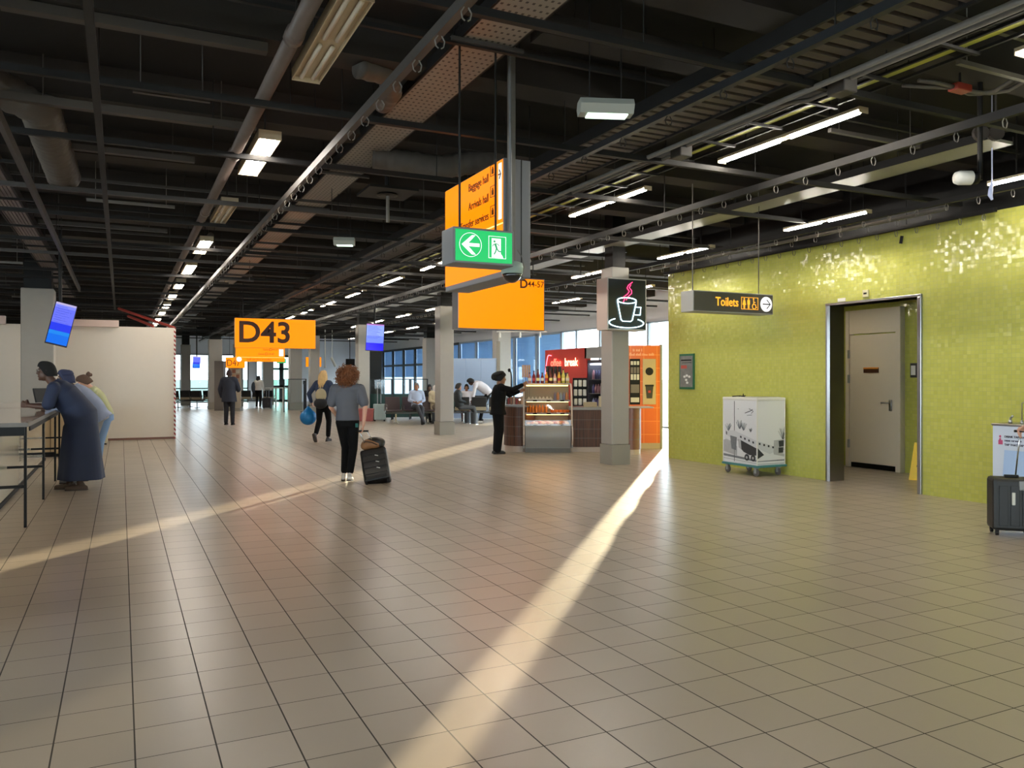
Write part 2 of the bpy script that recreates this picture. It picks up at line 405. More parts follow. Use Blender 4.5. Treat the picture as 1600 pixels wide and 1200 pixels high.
blab = ['blue slatted window blind closest to the coffee kiosk sign', 'blue slatted window blind second from the coffee kiosk sign', 'blue slatted window blind behind the barista',
        'blue slatted window blind next to the white partition', 'blue window blind above the white partition', 'blue window blind above the seated group', 'blue window blind further along, by the gate',
        'blue window blind at the gate corner', 'blue window blind past the glazed gate', 'blue window blind far along the facade', 'blue window blind farther still along the facade', 'last blue window blind at the end corner', 'blue blind at the end of the row']
while y0 < YN-1:
    if 38.2 < y0 < 39.3: y0 = 39.4
    y1 = min(y0+2.05, YN-.4) if not (y0 < 38.3 < y0+2.05) else 38.3
    if 38.3-.3 < y1 < 38.3: y1 = 38.3
    far = y0 > 35
    window_x(XE, y0, y1, 0 if far else .0, 3.3, M_frame if far else M_lframe, trans=(2.3,) if far else (1.1,), th=.12 if far else .08)
    bb = MB(); n = 60 if not far else 30
    bb.box(XE+.10, XE+.12, y0+.04, y1-.04, .9 if not far else 1.6, 3.28)
    tag(bb.build('window_blind', M_blind), blab[min(k, len(blab)-1)], 'window blind', 'blue blinds drawn down the facade windows'); k += 1
    y0 = y1
# added blocker outside: shades the rest of the facade from the low sun
b = MB(); b.box(24, 36, 54, 90, -4, 7.5)
struct('sun_blocker', b, mat('blocker_cladding', (150, 160, 172), .8), 'added sun blocker outside the facade')
# north end wall Y = 54
b = MB(); b.box(XW, XE, YN, YN+.3, 3.05, ZS)
def xa(px): r = (px-CX)/FPX; return YN*(SA+r*CA)/(CA-r*SA)
segs = [(XW, xa(236), 0), (xa(236), xa(283), 1), (xa(283), xa(328), 2), (xa(328), xa(345), 0), (xa(345), xa(388), 2), (xa(388), xa(400), 0), (xa(400), xa(424), 3), (xa(424), xa(455), 4), (xa(455), XE, 0)]
for x0, x1, k_ in segs:
    if k_ == 0: b.box(x0, x1, YN, YN+.3, 0, 3.05)
struct('wall_north', b, mat('end_wall_paint', (226, 228, 236), .6))
for x0, x1, k_ in segs:
    if k_ in (1, 2): window_y(YN, x0, x1, 0, 3.05, M_frame, trans=(.9,))
    if k_ == 3: window_y(YN, x0, x1, 0, 3.05, M_lframe, trans=(.9,))
    if k_ == 4: window_y(YN, x0, (x0+x1)/2, 0, 3.05, M_frame, (1.0, 2.15), M_glassg, .14); window_y(YN, (x0+x1)/2, x1, 0, 3.05, M_frame, (1.0, 2.15), M_glassg, .14)
# west and south sides (behind and beside the camera): walls with window openings
b = MB(); b.box(XW-.3, XW, YS, -5, 0, ZS); b.box(XW-.3, XW, 9, YN, 0, ZS); b.box(XW-.3, XW, -5, 9, 0, .4); b.box(XW-.3, XW, -5, 9, 3.4, ZS)
struct('wall_west', b, M_white)
b = MB(); b.box(XW, -9.0, YS-.3, YS, 0, ZS); b.box(7.5, XG+T, YS-.3, YS, 0, ZS); b.box(-9.0, 7.5, YS-.3, YS, 0, .4); b.box(-9.0, 7.5, YS-.3, YS, 2.3, ZS)
struct('wall_south', b, M_white)
for k in range(7): window_x(XW-.1, -5+2*k, -3+2*k, .4, 3.4, M_lframe)
for k in range(6): window_y(YS-.1, -9+2.75*k, -9+2.75*(k+1), .4, 2.3, M_lframe)
# white hoarding at the left and its taped edge
b = MB(); b.box(-8.98, 1.2, 21.9, 22.05, .05, 2.78)
struct('wall_left', b, M_white, 'white hoarding wall')
b = MB(); b.box(-8.98, 1.2, 21.88, 22.07, 0, .05, m=None); struct('baseboard_left', b, mat('reddish_base', (120, 84, 72), .6))
b = MB(); b.box(-8.98, -2.4, 21.7, 21.9, 2.76, 2.95); b.box(-1.3, -.05, 21.75, 21.9, 2.76, 2.92); struct('trim_2', b, mat('pink_light_capping', (216, 190, 178), .5))  # pinkish light along the hoarding top is put into this colour
m, nt, bs = node_mat('warning_tape'); cb = tile_vec(nt, 0, 2, 1.0); sp = nt.nodes.new('ShaderNodeSeparateXYZ'); nt.links.new(cb.outputs[0], sp.inputs[0])
ad = nt.nodes.new('ShaderNodeMath'); ad.operation = 'MULTIPLY_ADD'; ad.inputs[1].default_value = 1.0; nt.links.new(sp.outputs[0], ad.inputs[0]); nt.links.new(sp.outputs[1], ad.inputs[2])
dv = nt.nodes.new('ShaderNodeMath'); dv.operation = 'MULTIPLY'; dv.inputs[1].default_value = 9.0; nt.links.new(ad.outputs[0], dv.inputs[0])
pp = nt.nodes.new('ShaderNodeMath'); pp.operation = 'PINGPONG'; pp.inputs[1].default_value = .5; nt.links.new(dv.outputs[0], pp.inputs[0])
lt = nt.nodes.new('ShaderNodeMath'); lt.operation = 'LESS_THAN'; lt.inputs[1].default_value = .25; nt.links.new(pp.outputs[0], lt.inputs[0])
mx = nt.nodes.new('ShaderNodeMix'); mx.data_type = 'RGBA'; mx.inputs[6].default_value = rgb(225, 220, 214); mx.inputs[7].default_value = rgb(150, 44, 40)
nt.links.new(lt.outputs[0], mx.inputs[0]); nt.links.new(mx.outputs[2], bs.inputs['Base Color'])
b = MB(); b.box(1.19, 1.235, 21.87, 22.07, .0, 2.80); struct('trim_3', b, m)
# ------------------------------------------------------------------ ceiling services
def rail(x, z, y0, y1, lab, w_=.045, h_=.06, hooks=None, hl=.075, m=M_dark, name='ceiling_rail', hm=None):
    t = thing(name, lab, 'ceiling rail', (x, y0, z))
    b = MB(); b.box(-w_/2, w_/2, 0, y1-y0, 0, h_); b.build('channel', m, t)
    if hooks:
        proto = None; yy = hooks/2; k = 0
        while yy < y1-y0 and k < 95:
            if proto is None:
                b = MB()
                for s_ in (-1, 1):
                    b.tube([(s_*.012, 0, .0), (s_*.03, 0, -.03), (s_*.022, 0, -.065), (s_*.008, 0, -hl)], .0045, 5)
                proto = b.build('hook', hm or M_galv, t, loc=(0, yy, 0)); 
            else:
                c = proto.copy(); C.objects.link(c); c.location = (0, yy, 0); c.parent = t
            yy += hooks*(1.0+.0*k); k += 1
    for q in range(int((y1-y0)//4.5)+1):
        b = MB(); b.tube([(0, 1.2+q*4.5, h_), (0, 1.2+q*4.5, ZS-z-.0)], .006, 5); b.build('hanger_rod', M_dark, t)
    return t
rail(-.86, 3.5, 4.5, 21, 'pale ladder-sided rail beside the ribbed tray at the ceiling edge', .04, .10, m=M_galvd)
rail(-.16, 3.5, 1.5, 26, 'single black ceiling channel running toward the hoarding', .05, .05)
rail(1.67, 3.5, 1.0, 46, 'dark ceiling rail with bright hooks beside the perforated tray', .05, .07, .40, m=M_galvd)
rail(3.75, 3.5, 2.2, 46, 'blue-black ceiling rail along the ribbed cable tray', .05, .055, .62, .06, mat('blueblack_steel', (18, 21, 25), .5), hm=M_dark)
rail(6.1, 3.5, 2.5, 46, 'ceiling rail with white hooks above the kiosk aisle', .05, .07, .40)
rail(8.47, 3.5, 4.0, 44, 'ceiling rail with hooks passing in front of the column tops', .05, .06, .38, .08)
rail(8.9, 3.52, 6.4, 12.4, 'thin pale ceiling rail next to the green wall', .03, .04, .45, .07, M_galv)
rail(9.22, 3.46, 6.0, 12.4, 'dark ceiling rail with hooks along the top of the green wall', .04, .05, .30, .08)

# perforated tray
m, nt, bs = node_mat('perforated_tray')
cb = tile_vec(nt, 0, 1, (.05, .085)); sp = nt.nodes.new('ShaderNodeSeparateXYZ'); nt.links.new(cb.outputs[0], sp.inputs[0])
o_ = []
for k, th in ((0, .3), (1, .34)):
    pp = nt.nodes.new('ShaderNodeMath'); pp.operation = 'PINGPONG'; pp.inputs[1].default_value = .5; nt.links.new(sp.outputs[k], pp.inputs[0])
    lt = nt.nodes.new('ShaderNodeMath'); lt.operation = 'GREATER_THAN'; lt.inputs[1].default_value = th; nt.links.new(pp.outputs[0], lt.inputs[0]); o_.append(lt)
mm = nt.nodes.new('ShaderNodeMath'); mm.operation = 'MULTIPLY'; nt.links.new(o_[0].outputs[0], mm.inputs[0]); nt.links.new(o_[1].outputs[0], mm.inputs[1])
mx = nt.nodes.new('ShaderNodeMix'); mx.data_type = 'RGBA'; mx.inputs[6].default_value = rgb(132, 128, 122); mx.inputs[7].default_value = rgb(14, 12, 10)
nt.links.new(mm.outputs[0], mx.inputs[0]); nt.links.new(mx.outputs[2], bs.inputs['Base Color']); bs.inputs['Roughness'].default_value = .45
M_perf = m
t = thing('cable_tray', 'wide perforated metal cable tray running the length of the ceiling', 'cable tray', (2.50, 1.5, 4.05))
b = MB(); b.box(-.21, .21, 0, 44, 0, .015); b.build('tray_floor', M_perf, t)
b = MB()
for s_ in (-1, 1): b.box(s_*.21-.01, s_*.21+.01, 0, 44, 0, .09)
b.build('tray_side', M_dark, t)
for k in range(20):
    b = MB(); yy = 1.9+2.15*k; b.box(-.30, .30, yy, yy+.04, -.035, -.004, m=M_galvd)
    b.build('tray_bracket', M_galvd, t)
    for s_ in (-.27, .27): MB().tube([(s_, yy+.02, 0), (s_, yy+.02, ZS-4.05)], .007, 5).build('hanger_rod', M_dark, t)
# ribbed trays
def ribbed(x0, x1, z, y0, y1, lab, step, m, alongx=True, rungs=None):
    t = thing('cable_tray', lab, 'cable tray', ((x0+x1)/2, y0, z)); hw = abs(x1-x0)/2
    b = MB()
    if alongx:
        yy = 0
        while yy < y1-y0:
            b.box(-hw, hw, yy, yy+step*.62, 0, .03); yy += step
    else:
        n = int(2*hw/.045)
        for k in range(n): b.box(-hw+k*.045, -hw+k*.045+.03, 0, y1-y0, 0, .02)
        b.box(-hw, hw, 0, y1-y0, .02, .03)
    b.build('ribbed_sheet', m, t)
    b = MB()
    for s_ in (-1, 1): b.box(s_*hw-.012, s_*hw+.012, 0, y1-y0, -.02, .09)
    b.build('tray_side', M_dark, t)
    k = 1.0
    while k < y1-y0:
        for s_ in (-1, 1): MB().tube([(s_*hw, k, 0.05), (s_*hw, k, ZS-z)], .006, 5).build('hanger_rod', M_dark, t)
        if rungs: MB().box(-hw-.18, hw+.18, k, k+.05, -.06, -.03).build('tray_bracket', M_dark, t)
        k += 2.1
    return t
ribbed(3.90, 4.5, 3.72, 2.4, 46, 'broad cable tray of cross slats above the middle of the hall', .125, mat('tray_slat', (70, 62, 54), .6, noise=.2))
ribbed(-1.55, -1.22, 3.9, 5.0, 27, 'pale grooved cable tray high above the standing table', .1, mat('tray_pale', (128, 118, 118), .5), alongx=False, rungs=True)
b = None
t = thing('cable_tray', 'flat pale tray strip hung beyond the hook rails, running to the column', 'cable tray', (7.75, 5.0, 3.82))
b = MB(); b.box(-.2, .2, 0, 34, 0, .03); b.build('tray_floor', mat('pale_tray', (130, 130, 122), .4), t)
b = MB(); 
for s_ in (-1, 1): b.box(s_*.2-.01, s_*.2+.01, 0, 34, .0, .08)
b.build('tray_side', M_dark, t)
for k in range(11):
    for s_ in (-.2, .2): MB().tube([(s_, 1+3*k, .03), (s_, 1+3*k, ZS-3.82)], .006, 5).build('hanger_rod', M_dark, t)
# wire ladder next to the strip lights with a band painting the green wall's reflection
t = thing('cable_ladder', 'thin wire cable ladder with a yellow-green painted wall reflection beside the strip lights', 'cable ladder', (5.15, 3.0, 3.78))
b = MB()
for x_ in (-.22, -.1, .0, .22): b.box(x_-.012, x_+.012, 0, 40, 0, .02)
k = 0
while k < 40: b.box(-.24, .24, k, k+.03, -.02, 0); k += .62
b.build('ladder_wires', M_dark, t)
b = MB(); b.box(.08, .14, 0, 40, .03, .05); b.build('reflection_band', mat('green_reflection', (172, 178, 60), .5), t)
for k in range(14):
    b = MB(); b.tube([(0, 1+2.9*k, .02), (0, 1+2.9*k, ZS-3.78)], .006, 5); b.build('hanger_rod', M_dark, t)

def pipe(pts, r, lab, m=M_galvd, name='ceiling_pipe', cat='pipe', joints=0, n=10):
    t = thing(name, lab, cat, pts[0]); p0 = Vector(pts[0])
    b = MB(); b.tube([Vector(p)-p0 for p in pts], r, n); b.build('pipe_run', m, t, smooth=True)
    if joints:
        a, c = Vector(pts[0]), Vector(pts[-1]); L = (c-a).length; u = (c-a).normalized(); k = .7
        while k < L:
            b = MB(); b.tube([a+u*k-p0, a+u*(k+.12)-p0], r*1.18, n); b.build('coupling', m, t, smooth=True)
            b = MB(); b.tube([a+u*k-p0+Vector((0, 0, r)), Vector((a.x+u.x*k, a.y+u.y*k, ZS))-p0], .006, 5); b.build('hanger_rod', M_dark, t)
            k += joints
    return t
pipe([(1.02, 1.5, 3.75), (1.02, 44, 3.75)], .055, 'thick grey sprinkler main pipe left of the strip lamps', mat('warm_grey_pipe', (92, 80, 74), .5, noise=.15), joints=3.1)
pipe([(1.32, 14.0, 3.85), (1.32, 44, 3.85)], .05, 'second grey pipe alongside the sprinkler main', mat('warm_grey_pipe2', (84, 76, 70), .5), joints=6)
pipe([(4.62, 2.4, 3.66), (4.62, 46, 3.66)], .022, 'pale conduit running along the slatted cable tray', M_galv)
pipe([(4.80, 2.4, 3.70), (4.80, 46, 3.70)], .018, 'thin conduit next to the pale conduit by the slatted tray', M_galv)
pipe([(4.95, 2.4, 3.80), (4.95, 40, 3.80)], .014, 'thinnest conduit by the wire cable ladder', M_galvd)
pipe([(8.72, 6.0, 3.6), (8.72, 24, 3.6)], .02, 'pale conduit above the green wall lights', M_galv)
# conduit bends to socket boxes
for k, (y_, lab) in enumerate(((4.2, 'metal socket box on the slatted tray close to the emergency lamp'), (6.1, 'second metal socket box further along the slatted tray'))):
    t = tag(MB().box(4.72, 4.86, y_, y_+.16, 3.6, 3.72, .01).build('socket_box', M_galvd), lab, 'socket box')
    MB().tube([(4.79, y_+.16, 3.66), (4.79, y_+.4, 3.66), (4.66, y_+.7, 3.68)], .018).build('conduit_bend', M_galv, t, smooth=True)
# red junction box with curved conduits
p = at_z(1500, 138, 3.95)
t = thing('junction_box', 'red ceiling junction box with curving white conduits', 'junction box', p)
MB().box(-.09, .09, -.05, .05, -.03, .03, .008).build('box', mat('red_box', (150, 52, 40), .5), t)
for k, pl in enumerate(([(.08, 0, 0), (.25, .02, .01), (.4, .0, .02), (.47, -.12, .02), (.4, -.3, .03)], [(.08, .03, 0), (.22, .07, .01), (.33, .05, .02), (.38, -.05, .02), (.30, -.25, .03)],
                        [(-.09, 0, 0), (-.3, .02, .01), (-.45, .05, .01)], [(-.08, .02, 0), (-.25, .12, .01), (-.45, .2, .02)])):
    MB().tube(pl, .018, 8).build('conduit_bend', M_galv, t, smooth=True)
MB().tube([(0, 0, .03), (0, 0, ZS-p.z)], .01).build('hanger_rod', M_dark, t)

# cross bars and cross beams under the slab (run along X)
random.seed(3)
bars = []
yy = 2.6; k = 0
while yy < 46:
    z_ = [3.62, 3.98, 3.66, 4.0][k % 4]; x0 = [-8.5, -8.5, -4.5, -8.5][k % 4]; x1 = [14.5, 9.2, 14.5, 9.0][k % 4]
    if yy < 12.6: x1 = min(x1, 9.3)
    bars.append((yy, z_, x0, x1, .018 if k % 2 else .025)); yy += [1.05, .72, 1.2, .9][k % 4]; k += 1
for yy, z_, x0, x1, r_ in bars:
    b = MB(); b.box(x0, x1, yy, yy+2*r_, z_, z_+2*r_)
    x_ = x0+.7
    while x_ < x1: b.tube([(x_, yy+r_, z_+r_), (x_, yy+r_, ZS)], .005, 4); x_ += 2.3
    tag(b.build('ceiling_crossbar', random.choice([M_dark, M_galvd, M_dark, M_dark])), 'thin metal bar crossing the dark ceiling above the rails', 'ceiling bar', 'thin bars crossing under the dark ceiling')
# short pale brackets scattered across
random.seed(11)
for k in range(56):
    yy = 4+random.random()*38; x_ = -7+random.random()*16 if yy > 14 else -5+random.random()*13; z_ = 3.55+random.random()*.35
    L = .5+random.random()*.9
    b = MB(); b.box(-L/2, L/2, -.02, .02, 0, .035); b.tube([(-L*.4, 0, .03), (-L*.4, 0, ZS-z_)], .005, 4); b.tube([(L*.4, 0, .03), (L*.4, 0, ZS-z_)], .005, 4)
    tag(b.build('ceiling_bracket', random.choice([M_galv, M_galvd, M_galvd]), loc=(x_, yy, z_)), 'short pale bracket hung on two rods under the dark ceiling', 'bracket', 'short pale brackets scattered under the ceiling')
# big beams along X seen close to camera
for (pa, pb, z_, h_, m_, lab) in (((850, 50), (1160, 118), 4.05, .16, M_rib, 'brown boxed beam crossing the ceiling above the emergency lamp'),
                             ((0, 152), (400, 205), 3.95, .07, mat('beige_channel', (70, 63, 56), .6), 'beige metal channel crossing above the round duct'),
                             ((0, 12), (420, 78), 4.0, .07, mat('beige_channel2', (62, 56, 50), .6), 'beige channel crossing the ceiling in the top corner'),
                             ((60, 228), (305, 252), 3.9, .06, mat('beige_channel3', (62, 56, 50), .6), 'beige channel crossing behind the round duct'),
                             ((60, 350), (262, 362), 3.9, .06, mat('beige_channel4', (58, 53, 48), .6), 'beige channel crossing past the duct end'),
                             ((1040, 0), (1320, 52), 4.1, .06, mat('white_conduit', (150, 146, 138), .5), 'white conduit crossing the ceiling in front of the slatted tray')):
    A = at_z(pa[0], pa[1], z_); B = at_z(pb[0], pb[1], z_); ym = (A.y+B.y)/2
    b = MB(); b.box(A.x, B.x, ym, ym+h_*1.3, z_, z_+h_)
    for q in (.15, .85): b.tube([(A.x+(B.x-A.x)*q, ym+.03, z_+h_), (A.x+(B.x-A.x)*q, ym+.03, ZS)], .006, 5)
    tag(b.build('ceiling_beam', m_), lab, 'ceiling beam')
# round ducts
def duct(pts, r, lab):
    t = thing('air_duct', lab, 'air duct', pts[0]); p0 = Vector(pts[0]); b = MB()
    P = []; R = []
    for a, c in zip(pts[:-1], pts[1:]):
        a, c = Vector(a), Vector(c); n = max(2, int((c-a).length/.035))
        for k in range(n): P.append(a+(c-a)*k/n-p0); R.append(r*(1+.05*math.sin(len(P)*1.9)))
    b.tube(P, R, 18); b.build('flexible_hose', M_duct, t, smooth=True)
    P = [Vector(pts[-1])-p0, Vector(pts[-1])-p0-Vector((0, 0, .0))]
    return t
a_ = at_z(60, 165, 4.0); c_ = at_z(95, 262, 3.85)
duct([a_+Vector((-1.4, -.5, .12)), a_+Vector((-.3, -.1, .08)), a_, a_+(c_-a_)*.5, c_, c_+Vector((.02, .3, -.06))], .17, 'fat grey flexible air duct bending down below the ceiling')
a_ = at_z(560, 105, 4.05)
duct([a_, a_+Vector((.28, .1, .02)), a_+Vector((.40, .38, -.02)), a_+Vector((.42, .75, -.02))], .09, 'small curved grey duct beside the unlit lamp')
a_ = at_z(690, 262, 3.9)
duct([a_+Vector((-.7, .3, .1)), a_, a_+Vector((.6, -.1, .15))], .13, 'grey flexible duct behind the orange sign')
# ceiling diffuser plate and small smoke detector rod
p = at_z(605, 303, 3.75)
t = thing('air_diffuser', 'square ceiling diffuser plate with a pale rod hanging below', 'air diffuser', p)
MB().box(-.3, .3, -.3, .3, 0, .03).build('plate', M_dark, t); MB().lathe([(.0, .0), (.12, .0), (.13, -.02), (.09, -.03), (0, -.03)]).build('cone', M_black, t)
MB().tube([(0, 0, .03), (0, 0, ZS-p.z)], .03).build('neck', M_dark, t)
p2 = at_z(598, 330, 3.35)
MB().tube([(0, -.02, -.35), (0, -.02, -.02)], .022).build('pale_rod', M_galv, t)

# strip lamps
def lamp_row(x, z, w_, L, ys, lits, gap, lab, group, double=False):
    """twin-section strip lights running along Y"""
    for k, (y_, lit) in enumerate(zip(ys, lits)):
        t = thing('ceiling_light', lab(k, lit), 'ceiling light', (x, y_, z), 0, group)
        hh_ = .05 if double else .015; b = MB(); b.box(-w_/2, w_/2, 0, L, 0, hh_); b.box(-w_/2-.008, -w_/2, 0, L, -.03 if double else -.01, hh_); b.box(w_/2, w_/2+.008, 0, L, -.03 if double else -.01, hh_); b.box(-w_/2-.008, w_/2+.008, -.008, 0, -.035, hh_); b.box(-w_/2-.008, w_/2+.008, L, L+.008, -.035, hh_); b.build('lamp_housing', M_reflc, t)
        n = 2 if double else 1
        for q in range(n):
            xo = 0 if n == 1 else (-w_*.22 if q == 0 else w_*.22)
            seg = 2 if gap else 1; Ls = (L-gap)/seg
            for s_ in range(seg):
                b = MB(); b.tube([(xo, .04+s_*(Ls+gap), -.018), (xo, s_*(Ls+gap)+Ls-.04, -.018)], .016 if not lit else .018, 8)
                b.build('tube', (M_tuber if x in (5.56, 8.62) else M_tube) if lit else M_tubeoff, t, smooth=True)
        for q in (.2, .8): MB().tube([(0, L*q, .05), (0, L*q, ZS-z)], .008, 5).build('hanger_rod', M_dark, t)
n = 13
ordn = ['', 'second', 'third', 'fourth', 'fifth', 'sixth', 'seventh', 'eighth', 'ninth', 'tenth', 'eleventh', 'twelfth', 'thirteenth', 'fourteenth', 'fifteenth', 'sixteenth']
lamp_row(1.24, 3.75, .19, 1.45, [4.62+3.06*k for k in range(n)], [False, True, False]+[True]*(n-3), .04,
         lambda k, lit: ('lit' if lit else 'unlit')+' open lamp with twin tubes, '+('first' if k == 0 else ordn[k])+' from the camera beside the grey pipe', 'open twin lamps beside the grey pipe', True)
lamp_row(5.56, 3.75, .09, 1.75, [4.75+3.05*k for k in range(13)], [True]*13, .06,
         lambda k, lit: 'lit strip lamp under the wire ladder, '+('first' if k == 0 else ordn[k])+' along its row from the camera', 'strip lamps along the wire ladder')
lamp_row(8.62, 3.66, .09, 1.42, [4.25+3.03*k for k in range(10)], [True]*10, .05,
         lambda k, lit: 'lit strip lamp along the green wall, '+('first' if k == 0 else ordn[k])+' in its row from the camera', 'strip lamps along the green wall')
lamp_row(-5.2, 3.75, .12, 1.6, [3.0+4.1*k for k in range(6)], [True]*6, .05,
         lambda k, lit: 'lit strip lamp over the service side, '+('first' if k == 0 else ordn[k])+' in its row from the camera', 'strip lamps over the service side')
lamp_row(11.2, 3.7, .09, 1.5, [15.5+3.3*k for k in range(9)], [True]*9, .05,
         lambda k, lit: 'lit strip lamp above the seating, '+('first' if k == 0 else ordn[k])+' in its row from the kiosk', 'strip lamps above the seating')
# lamps behind the camera keep the same rows going
lamp_row(1.24, 3.75, .19, 1.45, [-1.6, -4.6], [True, True], .04, lambda k, lit: 'lit open twin lamp behind the viewer, '+('first' if k == 0 else 'second'), 'lamps behind the viewer', True)
lamp_row(5.56, 3.75, .09, 1.75, [1.7, -1.4, -4.4], [True]*3, .06, lambda k, lit: 'lit strip lamp behind the viewer, '+('first' if k == 0 else ordn[k])+' in its row', 'lamps behind the viewer')

def bulkhead(px, py, z, lab, wpx, lit=True, rot=0.1):
    p = at_z(px, py, z); d = (p.x*SA+p.y*CA); w_ = wpx*d/FPX
    t = thing('emergency_light', lab, 'emergency light', p, -YAW+rot)
    prof = lambda x: [Vector((x, -.09, .0)), Vector((x, -.055, -.055)), Vector((x, .055, -.055)), Vector((x, .09, 0)), Vector((x, .06, .045)), Vector((x, -.06, .045))]
    MB().loft([prof(-w_/2), prof(w_/2)]).build('housing', mat('lamp_grey', (148, 150, 142), .5), t)
    MB().box(-w_*.36, w_*.40, -.05, .05, -.066, -.053, .004).build('diffuser', mat('pale_green_diffuser', (210, 225, 205), .4, emit=.9 if lit else .05, ecol=(.75, 1, .8, 1)), t)
    for s_ in (-.3, .3): MB().tube([(s_*w_, 0, .04), (s_*w_, 0, ZS-z)], .005, 5).build('hanger_rod', M_dark, t)
bulkhead(946, 168, 3.4, 'hanging emergency lamp with a pale green tube beneath the brown beam', 84)
bulkhead(538, 377, 3.4, 'small white emergency lamp hanging behind the green exit sign', 32, False)
# security cameras / projectors
p = at_z(1508, 278, 3.25)
t = thing('security_camera', 'white barrel camera on a black pole by the ceiling lights', 'camera', p, -YAW)
MB().lathe([(0, -.09), (.05, -.085), (.062, -.05), (.062, .05), (.05, .06)], ax='x').build('white_shell', M_whitep, t, smooth=True)
MB().lathe([(.052, .05), (.06, .06), (.055, .11), (0, .115)], ax='x').build('lens_hood', M_black, t, smooth=True)
MB().tube([(.13, .0, -.02), (.13, 0, ZS-p.z)], .022).box(.05, .15, -.01, .01, -.01, .01).build('pole', M_black, t)
for k in range(2):
    q = at_z(1532+24*k, 208, 3.75)
    t = tag(MB().lathe([(.05, -.02), (.07, -.02), (.07, .02), (.05, .02)], ax='y').tube([(0, 0, .06), (0, 0, ZS-3.75)], .01).build('speaker_ring', M_galvd, loc=q, rot=(0, 0, -YAW)), ['pale round fitting on a rod above the barrel camera', 'round fitting beside its twin above the barrel camera'][k], 'ceiling fitting')
q = at_z(1550, 312, 3.3)
t = tag(MB().tube([(0, 0, 0), (0, .02, .05), (.01, .02, .1), (0, 0, .2), (0, 0, ZS-3.3)], [.012, .022, .022, .006, .006]).build('cable_end', mat('bluewhite_plastic', (190, 200, 235), .4)), 'small bluish cable end hanging near the green wall', 'cable'); t.location = q

# fallen red struts above the hoarding
for k, (pa, pb, lab) in enumerate((((185, 482), (272, 512), 'thin red strut lying slanted above the white hoarding'), ((200, 494), (240, 510), 'short red strut below the long one above the hoarding'))):
    A = at_d(pa[0], pa[1], 21.4); B = at_d(pb[0], pb[1], 20.6)
    tag(MB().tube([(0, 0, 0), B-A], .035, 4).build('strut', mat('red_strut', (170, 70, 62), .5), loc=A), lab, 'strut')

t = thing('ceiling_light', 'small round lamp added inside the green doorway lobby to brighten the door', 'ceiling light', (10.2, 9.6, 2.75))  # added fill lamp, no such fitting visible; brightens the service door
MB().lathe([(0, -.03), (.13, -.03), (.15, 0), (0, 0)], n=20).build('lamp_housing', M_whitep, t); MB().lathe([(0, -.045), (.11, -.045), (.125, -.03), (0, -.03)], n=20).build('diffuser', mat('lobby_fill', (255, 240, 220), .5, emit=22, ecol=(1, .88, .72, 1)), t)
# ------------------------------------------------------------------ hanging signs
def lightbox(name, lab, px0, px1, pyt, pyb, d, dep, face, hang=None, house=M_sgrey, cat='hanging sign', fr=.018, both=True):
    """box sign facing -Y; its front face lies between the two sight lines at depth d"""
    A = at_d(px0, 0, d); y0 = A.y
    r1 = (px1-CX)/FPX; x1 = y0*(SA+r1*CA)/(CA-r1*SA)
    zt, zb = zz(pyt, d), zz(pyb, d); W = x1-A.x; H = zt-zb
    t = thing(name, lab, cat, (A.x, y0, zb))
    MB().box(0, W, 0, dep, 0, H, .006).build('housing', house, t)
    MB().box(fr, W-fr, -.004, .004, fr, H-fr).build('lit_face', face, t)
    if hang:
        for hx in hang: MB().tube([(hx*W, dep/2, H), (hx*W, dep/2, ZS-zb)], .009, 6).build('hanger', M_dark, t)
    return t, W, H
# green exit sign
t, W, H = lightbox('exit_sign', 'green lit emergency exit sign hung on two thin rods, in front of the orange sign', 708, 803, 353, 410, 6.0, .24, M_grn, (.20, .80))
mk = mat('exit_mark', (220, 225, 220), .5, emit=.5, ecol=(.97, 1, .97, 1)); gd = mat('exit_figure', (0, 90, 50), .5, emit=.35, ecol=(0, .4, .12, 1))
def ringmesh(cx, cz, r, wd, y, m, parent, name, n=40, ry=None):
    ry = ry or r; b = MB(); rings = []
    for k in range(n+1):
        a = 2*PI*k/n; c_, s_ = math.cos(a), math.sin(a)
        rings.append([Vector((cx+(r-wd)*c_, y, cz+(ry-wd)*s_)), Vector((cx+r*c_, y, cz+ry*s_)), Vector((cx+r*c_, y-.002, cz+ry*s_)), Vector((cx+(r-wd)*c_, y-.002, cz+(ry-wd)*s_))])
    b.loft(rings, cap=False); return b.build(name, m, parent)
def flat(pts, y, m, parent, name): 
    b = MB(); b.poly([(p[0], y, p[1]) for p in pts], -.002); return b.build(name, m, parent)
cx, cz, r = W*.275, H*.52, H*.335
ringmesh(cx, cz, r, .0035, -.0045, mk, t, 'arrow_ring')
a = r*.80
flat([(cx-a, cz), (cx+a*.15, cz+a), (cx+a*.55, cz+a), (cx-a*.25, cz+a*.17), (cx+a, cz+a*.17), (cx+a, cz-a*.17), (cx-a*.25, cz-a*.17), (cx+a*.6, cz-a), (cx+a*.15, cz-a)], -.005, mk, t, 'arrow')
x0, x1, z0, z1 = W*.57, W*.86, H*.19, H*.81
for q in ((x0, x1, z0, z0+.003), (x0, x1, z1-.003, z1), (x0, x0+.003, z0, z1), (x1-.003, x1, z0, z1)):
    MB().box(q[0], q[1], -.0065, -.0045, q[2], q[3]).build('frame_line', mk, t)
dx0, dx1 = x0+(x1-x0)*.18, x0+(x1-x0)*.70; dz0, dz1 = z0+.006, z1-(z1-z0)*.10
flat([(dx0, dz0), (dx1+.02, dz0), (dx1+.01, dz0+.02), (dx1, dz0+.03), (dx1, dz1), (dx0, dz1)], -.0052, mk, t, 'door_symbol')
fw, fh = dx1-dx0, dz1-dz0
b = MB(); P = lambda u, v: (dx0+fw*u, -.009, dz0+fh*v)
